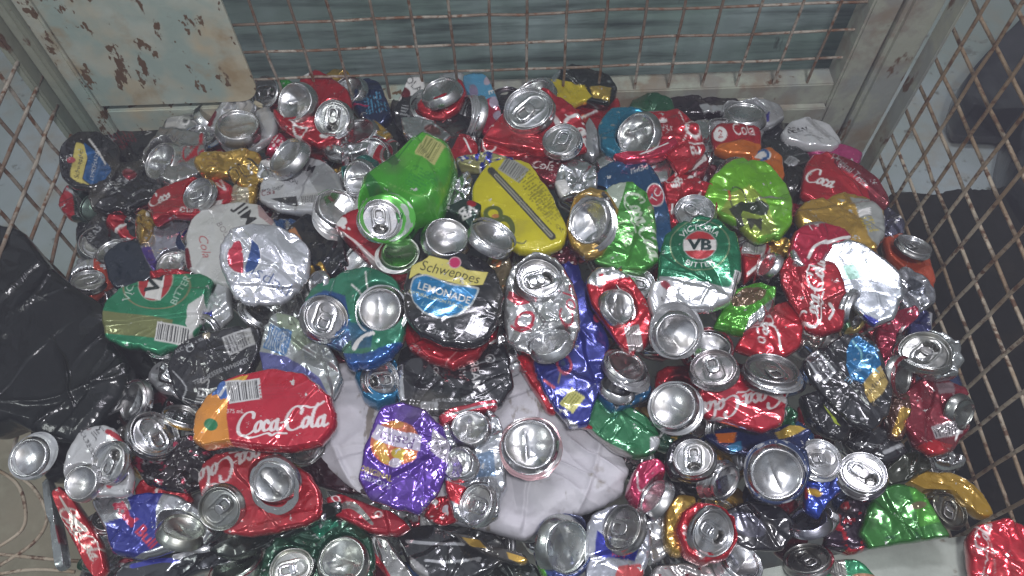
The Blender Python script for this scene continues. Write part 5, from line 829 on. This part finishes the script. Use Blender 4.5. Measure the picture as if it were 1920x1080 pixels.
can('silver blue energy can with a tall grey lid at lower centre', 'the tall grey lid can', 6.0, [(1098, 1000), (1110, 965), (1150, 948), (1200, 955), (1222, 1000), (1215, 1050), (1195, 1095), (1140, 1100), (1098, 1085)], (.42, .44, .50, .6), [('p', [(1120, 1000), (1160, 1030), (1200, 1025), (1190, 1055), (1115, 1045)], ROY), ('t', 'Red', 1160, 1042, 12, -5, (.5, .03, .06, .3)), ('p', [(1160, 1065), (1200, 1060), (1215, 1090), (1150, 1090)], (.5, .06, .06, .4)), ('w', 1107, 1030, 12, 70, 0, GRY)],
    ends=[('l', 1165, 990, 45, .72, 68, {'dz': .02, 'dent': 1.0, 'tint': (.5, .5, .5, 1), 'opened': False})], amp=2)
can('blue collared can with a deep oval base at lower centre', 'the deep oval base', 5.4, [(1000, 1040), (1010, 985), (1040, 965), (1090, 970), (1112, 1010), (1105, 1060), (1070, 1100), (1020, 1090)], (.015, .04, .17, .4), [('p', [(1005, 1060), (1020, 1070), (1030, 1095), (1005, 1095)], (.1, .4, .03, .4))], ends=[('b', 1065, 1025, 58, .78, 80, {'dz': .016, 'dent': 1.0, 'tint': (.62, .66, .64, 1)})], T=.016)
can('silver crumpled can between the tall grey lid can and the gold wrapped can', 'the wedge can', 4.4, [(1200, 980), (1235, 965), (1255, 990), (1250, 1040), (1220, 1060), (1205, 1030)], GRY, amp=3, cell=14)
can('crushed pale can at the bottom edge under the open red can', 'the bottom edge can', 4.8, [(1215, 1085), (1230, 1062), (1280, 1055), (1330, 1062), (1345, 1090), (1280, 1110)], (.4, .38, .38, .6), [('n', 12, .8, DRED)], amp=2)
can('large translucent green can with sparkling creases at lower right', 'the sparkling green can', 5.0, [(1610, 1000), (1625, 950), (1660, 912), (1700, 908), (1735, 930), (1762, 975), (1775, 1008), (1730, 1015), (1680, 1022), (1630, 1030)], (.02, .16, .015, .45), [('p', [(1700, 915), (1735, 930), (1765, 980), (1720, 990)], (.06, .3, .02, .5)), ('e', 1718, 950, 16, 7, 10, (.15, .13, .06, .4)), ('n', 22, .9, (.01, .1, .02, .4))], amp=2.6, cell=19)
can('grey lidded can behind the sparkling green can', 'the grey lidded can', 3.8, [(1735, 930), (1770, 905), (1808, 920), (1815, 960), (1790, 990), (1755, 985)], (.12, .12, .08, .6), [], ends=[('l', 1782, 955, 34, .72, -50, {'dz': .008, 'tint': (.3, .3, .26, 1), 'opened': True})])
can('yellow and silver can leaning against the right mesh at lower right', 'the yellow mesh can', 4.2, [(1698, 905), (1725, 885), (1780, 888), (1815, 905), (1845, 935), (1862, 965), (1845, 975), (1810, 950), (1770, 915), (1730, 920)], (.34, .2, .01, .4), [('l', [(1795, 892), (1835, 920), (1862, 955)], 12, (.3, .29, .27, .6)), ('n', 12, .9, GRY)], amp=2)
can('dark olive crushed can above the sparkling green can', 'the dark olive can', 3.0, [(1650, 890), (1690, 850), (1730, 850), (1745, 880), (1700, 905), (1665, 912)], (.02, .025, .012, .4), amp=2)
can('bright red creased can on the front rail at bottom right', 'the front rail red can', 7.2, [(1812, 1010), (1830, 985), (1875, 974), (1915, 985), (1950, 1010), (1965, 1090), (1900, 1090), (1822, 1085)], (.6, .012, .03, .6), [('s', 1832, 1040, 110, 78, (.62, .5, .5, .3), {'frm': 6}), ('l', [(1845, 992), (1855, 1040), (1862, 1080)], 1.6, (.8, .4, .4, .6))], amp=3.2, cell=20, depth=.016)
can('green can scrap with bare barcode on the front rail', 'the rail green scrap', 4.6, [(1495, 1095), (1520, 1068), (1560, 1052), (1600, 1048), (1625, 1062), (1650, 1095), (1570, 1100)], (.01, .22, .09, .5), [('b', 1568, 1066, 34, 34, 12, (.3, .3, .27, .4), K), ('e', 1625, 1085, 28, 8, -8, (.35, .15, .08, .3))], amp=2.0)
# left bottom
can('silver base gleaming on the black bag at far left', 'the gleaming far left base', 5.4, None, ends=[('b', 52, 858, 40, .82, 70, {'dent': .25, 'wall': (.02, GRY, 14, -8, 1.02)})])
can('slim upright silver end on the flat black bag', 'the slim silver end', 3.4, None, ends=[('b', 245, 752, 41, .56, 80, {'dent': 1.0, 'wall': (.02, (.1, .03, .04, .6), 0, 8, 1.0)})])
can('squarish silver lid right of the slim silver end', 'the squarish lid', 4.4, None, ends=[('l', 291, 813, 45, .86, -40, {'dent': 1.3, 'opened': False, 'spin': 70, 'wall': (.02, BLK, 4, 8, 1.0)})])
can('crackled black and pink can under the squarish lid', 'the crackled black can', 3.8, [(248, 870), (270, 842), (320, 828), (370, 815), (400, 850), (400, 900), (350, 925), (285, 915)], (.02, .012, .015, .6), [('n', 14, .55, (.35, .02, .06, .5)), ('n', 6, .8, GRY), ('t', 'OX', 298, 868, 10, -30, GRY)], amp=3.0, cell=11, fine=1.5)
can('bright red can flap left of the folded red can with two ends', 'the left red flap', 3.6, [(252, 920), (270, 900), (300, 893), (335, 900), (362, 935), (350, 950), (300, 938), (258, 935)], RED, [('l', [(300, 894), (298, 925)], 4, W_), ('t', 'Taste', 340, 918, 7, -50, W_)], amp=2)
can('white bourbon can with red band and two ends at lower left', 'the white and red band can', 5.2, [(122, 905), (125, 850), (148, 812), (180, 798), (215, 802), (240, 840), (252, 900), (248, 930), (200, 935), (150, 925)], (.50, .51, .52, .3), [('l', [(205, 812), (238, 835), (240, 880), (210, 915)], 10, (.42, .015, .03, .4)), ('t', 'BOURBON', 166, 832, 9, -62, K), ('t', 'JIM', 186, 812, 14, 40, K), ('t', 'C', 168, 805, 9, 30, DRED), ('t', '5.0', 240, 924, 8, 0, K)],
    ends=[('l', 203, 868, 38, .72, 80, {'dz': .02, 'dent': .9, 'opened': True}), ('b', 150, 905, 36, .84, 78, {'dz': .014, 'dent': .4})])
can('long red can with white script standing at the far left front', 'the long red can', 4.6, [(100, 925), (112, 912), (135, 930), (165, 975), (192, 1020), (202, 1070), (190, 1092), (165, 1065), (140, 1020), (118, 975)], (.44, .012, .02, .4), [('s', 155, 1000, 110, -57, (.6, .55, .5, .3)), ('l', [(118, 935), (140, 970), (165, 995)], [3, 6, 9], (.6, .55, .5, .3))], amp=1.4)
can('grey side of a flattened can left of the long red can', 'the grey sliver can', 3.6, [(84, 905), (95, 900), (105, 950), (118, 1010), (125, 1060), (110, 1072), (100, 1010), (88, 950)], (.3, .33, .33, .7), [('l', [(112, 990), (118, 1020)], 5, DRED)], amp=1.2)
can('silver blue and red energy can at lower left', 'the lower left energy can', 5.0, [(175, 945), (195, 932), (250, 930), (300, 925), (350, 935), (385, 965), (402, 1000), (380, 1022), (330, 1030), (270, 1048), (215, 1040), (205, 1005)], (.50, .51, .54, .85),
    [('p', [(243, 930), (315, 926), (300, 960), (300, 1000), (318, 1025), (250, 1048), (212, 1040), (205, 985), (235, 975), (255, 960)], (.02, .03, .25, .45)), ('t', 'Red Bull', 262, 990, 22, -48, (.45, .02, .06, .3), {'b': .03}), ('l', [(222, 952), (242, 958), (255, 990)], 8, (.45, .02, .06, .3))], ends=[('b', 345, 988, 46, .58, -14, {'dz': .012, 'dent': .6, 'tint': (.6, .63, .58, 1)})], amp=2.6, cell=19)
can('dark long crushed can at the bottom edge left', 'the dark bottom can', 4.4, [(210, 1085), (240, 1055), (310, 1040), (400, 1020), (440, 1010), (470, 1000), (480, 1030), (430, 1060), (350, 1085), (260, 1100)], (.03, .035, .04, .6), [('l', [(250, 1062), (300, 1052), (330, 1052)], 9, (.03, .04, .35, .5)), ('l', [(330, 1045), (380, 1030), (440, 1012)], 10, GRY)], amp=2.2)
can('big coca red can with inverted script and two silver ends at lower left', 'the lower left red can', 6.0, [(372, 905), (378, 872), (405, 852), (460, 845), (515, 848), (555, 875), (590, 895), (606, 935), (600, 975), (540, 995), (470, 1005), (420, 1000), (385, 960)], (.42, .012, .022, .5),
    [('s', 450, 870, 165, 201, (.62, .56, .56, .3)), ('n', 9, 1.1, W_)], ends=[('l', 411, 955, 42, .86, -60, {'dz': .014, 'dent': .7, 'opened': False, 'tint': (.6, .62, .6, 1)}), ('b', 510, 905, 47, .82, -60, {'dz': .026, 'dent': 1.9, 'wall': (.026, SIL, 4, 16, 1.02)})], amp=1.8)
can('red label can with orange end lying on the white sack', 'the orange ended label can', 7.0, [(368, 815), (374, 782), (396, 748), (425, 725), (470, 705), (525, 698), (575, 708), (612, 735), (634, 775), (630, 812), (602, 838), (545, 850), (480, 846), (430, 836), (390, 842), (372, 838)], (.46, .008, .028, .35),
    [('p', [(360, 850), (360, 760), (410, 735), (440, 742), (434, 790), (442, 845)], (.66, .26, .035, .3)), ('p', [(412, 730), (440, 728), (436, 760), (420, 750), (408, 752)], (.04, .15, .45, .3)), ('p', [(410, 736), (425, 725), (455, 732), (450, 752), (425, 760)], (.04, .13, .42, .3)), ('l', [(424, 752), (438, 736), (450, 748)], 5, (.6, .62, .66, .3)), ('p', [(438, 728), (475, 712), (470, 722), (455, 740)], (.62, .36, .04, .3)),
     ('b', 468, 743, 62, 40, 8, (.58, .58, .58, .3), K), ('e', 406, 805, 12, 11, 0, (.01, .16, .06, .2)), ('t', '375 mL', 451, 781, 8, -2, (.65, .6, .6, .2)), ('s', 533, 800, 164, 7, (.68, .62, .62, .2)), ('w', 540, 742, 90, 30, 2, (.40, .012, .03, .35))], amp=1.5, cell=30, bulge=.003, res=1.5, T=.012)
can('purple can with fruit picture and pale banner at lower centre', 'the purple can', 6.8, [(672, 900), (682, 850), (698, 800), (716, 766), (760, 756), (800, 770), (832, 800), (845, 840), (838, 890), (815, 935), (785, 966), (745, 955), (700, 940)], (.10, .035, .33, .5),
    [('e', 742, 835, 46, 42, 0, (.52, .13, .06, .3)), ('e', 715, 845, 12, 18, 30, (.6, .3, .06, .3)), ('e', 752, 856, 18, 11, -20, (.58, .42, .05, .3)), ('e', 722, 862, 8, 12, 40, (.6, .36, .06, .3)), ('e', 742, 872, 12, 9, 0, (.55, .5, .6, .3)), ('e', 770, 860, 13, 10, 30, (.6, .2, .04, .3)), ('e', 745, 800, 14, 7, 0, (.6, .25, .05, .3)),
     ('p', [(698, 822), (710, 800), (750, 812), (792, 822), (788, 850), (745, 842), (705, 828)], (.50, .46, .58, .2)), ('t', 'Pasito', 746, 829, 20, 168, (.09, .03, .18, .3), {'sx': 1.0, 'sh': .1}), ('t', 'ORIGINAL', 706, 890, 10, -20, (.5, .4, .1, .3), {'b': .02}), ('t', 'Saxbys', 708, 904, 15, -20, (.45, .42, .6, .3)), ('p', [(812, 808), (845, 835), (840, 872), (808, 850)], (.5, .46, .55, .5)), ('w', 826, 845, 10, 50, 30, K)], amp=2.8, cell=16, fine=1.4, res=1.6, depth=.016)
can('long silver can with faint blue print right of the purple can', 'the long silver can', 6.0, [(822, 800), (850, 772), (900, 762), (938, 790), (948, 850), (950, 920), (935, 970), (900, 988), (850, 975), (835, 920), (828, 860)], (.55, .57, .61, .85), [('p', [(880, 860), (925, 850), (930, 900), (885, 900)], (.16, .24, .36, .5)), ('t', '375', 912, 835, 12, -90, (.5, .5, .55, .8)), ('p', [(835, 905), (880, 920), (868, 955), (838, 940)], RED)],
    ends=[('b', 881, 800, 40, .86, 20, {'dz': .012, 'dent': 1.8}), ('b', 858, 868, 36, .8, 60, {'dz': .016, 'dent': 2.4}), ('l', 892, 946, 38, .8, 70, {'dz': .012, 'dent': 1.1, 'opened': False, 'spin': 0})], amp=3.0, cell=15)
can('thin red folded rim above the long silver can', 'the thin red rim', 5.2, [(822, 782), (850, 765), (900, 755), (932, 752), (930, 768), (890, 775), (850, 790), (828, 800)], (.5, .02, .05, .5), [('l', [(840, 782), (900, 766), (930, 762)], 4, SIL)], amp=1.4)
can('wide round silver base on the white sack', 'the sack top base', 6.6, None, ends=[('b', 993, 832, 55, .95, 20, {'dent': 1.1, 'wall': (.014, (.5, .3, .32, .7), 2, 8, 1.05)})])
can('red and white shreds below the purple can', 'the red shreds', 5.0, [(795, 968), (812, 935), (850, 925), (880, 945), (865, 975), (830, 985)], RED, [('n', 9, .5, W_)], amp=3, cell=10)
can('red flattened can with silver lip at bottom centre left', 'the silver lipped red can', 4.8, [(612, 935), (640, 928), (690, 945), (740, 965), (770, 990), (740, 1005), (700, 1000), (655, 980), (622, 965)], (.40, .01, .025, .45), [('e', 632, 938, 8, 5, -30, W_, 2), ('e', 712, 968, 6, 5, 0, W_, 2), ('l', [(632, 955), (665, 952), (700, 985)], [10, 14, 5], (.45, .45, .42, .8))], amp=1.8)
can('dark can with dull red sides between the sack and the lower left red can', 'the dull maroon can', 3.4, [(560, 865), (620, 850), (680, 900), (700, 930), (640, 925), (600, 915), (575, 895)], (.03, .006, .012, .5), amp=1.6)
can('green and black can with silver base and lid at the bottom edge', 'the bottom green can', 5.4, [(488, 1085), (500, 1030), (540, 990), (600, 968), (660, 972), (698, 1010), (706, 1070), (690, 1105), (560, 1110)], (.008, .07, .035, .5), [('p', [(580, 990), (610, 975), (640, 985), (600, 1010)], (.01, .22, .12, .6)), ('n', 20, 1.0, (.01, .02, .015, .5))],
    ends=[('l', 546, 1066, 40, .92, 30, {'dz': .016, 'dent': 1.0, 'tint': (.6, .62, .58, 1), 'opened': False}), ('b', 641, 1048, 49, .93, 30, {'dz': .022, 'dent': 1.2, 'tint': (.66, .7, .66, 1)})], amp=2.8, cell=13)
can('greenish silver dish at the bottom edge left of the bottom green can', 'the greenish dish', 5.0, None, ends=[('b', 440, 1058, 50, .48, 28, {'dent': .7, 'tint': (.5, .58, .5, 1), 'wall': (.012, DRED, 0, -4, 1.0)})])
can('long dark foil can stretched below the lower left red can', 'the long dark foil can', 4.8, [(395, 1035), (440, 1010), (520, 985), (600, 950), (640, 942), (640, 962), (590, 985), (520, 1020), (440, 1050)], (.012, .022, .018, .5), [('n', 14, .9, GRY)], amp=2.0, cell=15)
can('silver s shaped rim with red stripe at the bottom edge', 'the s shaped rim', 4.6, [(688, 1020), (700, 1003), (730, 1010), (752, 1045), (780, 1090), (740, 1100), (715, 1070), (692, 1045)], (.4, .4, .39, .85), [('l', [(694, 1035), (715, 1062), (735, 1095)], 12, (.4, .02, .03, .5))], amp=1.8)
can('flattened silver and black can at the bottom edge centre', 'the bottom centre can', 4.0, [(745, 1005), (800, 985), (880, 985), (940, 1010), (955, 1045), (900, 1085), (820, 1100), (765, 1060)], (.03, .033, .035, .6), [('l', [(765, 1018), (810, 1022), (870, 1025)], 6, GRY), ('l', [(800, 1055), (850, 1058), (900, 1050)], 5, GRY), ('p', [(770, 1045), (800, 1070), (810, 1095), (770, 1090)], (.35, .35, .35, .5)), ('n', 16, 1.0, GRY)], amp=1.8)
can('thin gold strip can at the bottom edge centre', 'the thin gold can', 5.0, [(845, 1000), (880, 1005), (930, 1025), (985, 1042), (992, 1054), (970, 1060), (920, 1045), (870, 1020)], (.06, .055, .05, .5), [('p', [(868, 1010), (900, 1015), (912, 1030), (885, 1028)], GLD), ('p', [(952, 1038), (992, 1050), (982, 1062), (955, 1050)], GLD)], amp=1.4)
can('black and green can at the bottom edge right of the thin gold can', 'the bottom dark can', 3.6, [(880, 1060), (940, 1055), (1000, 1060), (1020, 1090), (960, 1110), (890, 1100)], (.02, .03, .025, .6), [('n', 10, .9, GRY)], amp=2.4)

# ------------------------------------------------------------------ lower layer showing through the gaps
HEROES = list(KEYS); used_lab = set(); rf = random.Random(21)
PALN = [('red', RED), ('dark red', DRED), ('black', BLK), ('silver', SIL), ('navy', NAVY), ('grey', GRY), ('dark green', (.01, .1, .04, .5)), ('black', BLK), ('silver', SIL), ('red', RED), ('dull blue', (.02, .08, .22, .5)), ('gold', GLD), ('white', (.5, .5, .5, .3)), ('maroon', (.12, .01, .02, .5))]
def in_heap(x, y):
    lft = np.interp(y, [215, 350, 560, 900, 1080], [235, 150, 150, 70, 95]); rgt = np.interp(y, [215, 300, 560, 800, 900, 1080], [1480, 1590, 1735, 1810, 1800, 1700])
    top = np.interp(x, [200, 480, 900, 1150, 1600], [255, 185, 185, 200, 262])
    return lft < x < rgt and y > top and not (x > 1330 and y > 1030 - (x - 1600) * .1 - 22) and not (x < 150 and y > 880)
cnt = 0
for gy in range(200, 1110, 74):
    for gx in range(130, 1830, 92):
        x = gx + rf.uniform(-26, 26) + (46 if (gy // 74) % 2 else 0); y = gy + rf.uniform(-20, 20)
        if not in_heap(x, y): continue
        if poly_sdf(np.array([[x, y]]), [(610, 720), (700, 690), (960, 700), (1080, 780), (1160, 850), (1140, 960), (950, 990), (700, 900)])[0] < 0: continue
        near = sorted(HEROES, key=lambda h: (h[0] - x) ** 2 + (h[1] - y) ** 2)
        nm, c0 = rf.choice(PALN); R_ = rf.uniform(44, 62); asp = rf.uniform(.7, 1.25); a0 = rf.uniform(0, 6.28)
        pts = []
        for q in range(9):
            a = a0 + q * 2 * math.pi / 9; rr = R_ * rf.uniform(.82, 1.12); pts.append((x + rr * math.cos(a) * asp, y - rr * math.sin(a) / asp * .86))
        lab = None
        for i_, j_ in ((0, 1), (0, 2), (1, 2), (0, 3), (1, 3)):
            cand = 'crushed %s can between %s and %s' % (nm, near[i_][2], near[j_][2])
            if cand not in used_lab and len(cand.split()) <= 16: lab = cand; break
        if lab is None: continue
        used_lab.add(lab); cnt += 1
        ops = [('n', rf.uniform(14, 26), rf.uniform(.5, .9), rf.choice((W_, SIL, BLK, c0)))]
        if 'red' in nm: ops.append(('l', [(x - 40, y + 20), (x, y + rf.uniform(-10, 10)), (x + 40, y - 24)], 5, W_))
        ends = []
        if rf.random() < .55:
            kd = rf.choice('lbb'); ends.append((kd, x + rf.uniform(-22, 22), y + rf.uniform(-18, 18), rf.uniform(34, 42), rf.uniform(.5, .92), rf.uniform(0, 180), {'dz': .010, 'dent': rf.uniform(.6, 1.6), 'dark': 1} if 0 else {'dz': .010, 'dent': rf.uniform(.6, 1.6)}))
        can(lab, '', rf.uniform(-.4, 1.0), pts, c0, ops, ends=ends, tilt=(rf.uniform(-14, 14), rf.uniform(-14, 14)), amp=rf.uniform(1.6, 3.2), cell=rf.uniform(13, 22), res=3.6)
cnt0 = cnt
HER2 = list(KEYS[:len(HEROES)])
for k_ in range(2600):
    if cnt >= cnt0 + 95: break
    x = rf.uniform(150, 1780); y = rf.uniform(190, 1080)
    if not in_heap(x, y): continue
    near = sorted(HER2, key=lambda h: (h[0] - x) ** 2 + (h[1] - y) ** 2)
    d0 = math.hypot(near[0][0] - x, near[0][1] - y)
    if poly_sdf(np.array([[x, y]]), [(590, 690), (720, 680), (960, 690), (1080, 770), (1190, 850), (1160, 985), (950, 1010), (840, 990), (640, 920)])[0] < 0: continue
    if d0 < 50 or (x < 250 and y < 420) or any((a_[0] - x) ** 2 + (a_[1] - y) ** 2 < 46 ** 2 for a_ in KEYS if a_[2] == '.'): continue
    nm, c0 = rf.choice(PALN + [('silver', SIL)] * 5 + [('grey', GRY)] * 2); R_ = rf.uniform(22, 36); asp = rf.uniform(.6, 1.5); a0 = rf.uniform(0, 6.28)
    lab = None
    for i_, j_ in ((0, 1), (0, 2), (1, 2), (0, 3)):
        cand = 'small crumpled %s can between %s and %s' % (nm, near[i_][2], near[j_][2])
        if cand not in used_lab and len(cand.split()) <= 16: lab = cand; break
    if lab is None: continue
    used_lab.add(lab); cnt += 1
    if rf.random() < .36:
        can(lab, '.', rf.uniform(2.2, 3.4), None, ends=[(rf.choice('lb'), x, y, rf.uniform(28, 38), rf.uniform(.4, .8), rf.uniform(0, 180), {'dent': rf.uniform(.8, 2.0), 'wall': (.02, c0, rf.uniform(-12, 12), rf.uniform(0, 12), 1.03)})])
    else:
        pts = []
        for q in range(7):
            a = a0 + q * 2 * math.pi / 7; rr = R_ * rf.uniform(.65, 1.2); pts.append((x + rr * math.cos(a) * asp, y - rr * math.sin(a) / asp * .86))
        can(lab, '.', rf.uniform(2.4, 3.8), pts, c0, [('n', rf.uniform(8, 16), rf.uniform(.3, .8), rf.choice((W_, SIL, SIL, c0)))], tilt=(rf.uniform(-28, 28), rf.uniform(-28, 28)), amp=rf.uniform(2.6, 4.2), cell=rf.uniform(9, 14), res=2.6)
print('under layer', cnt, 'all cans', len(KEYS))
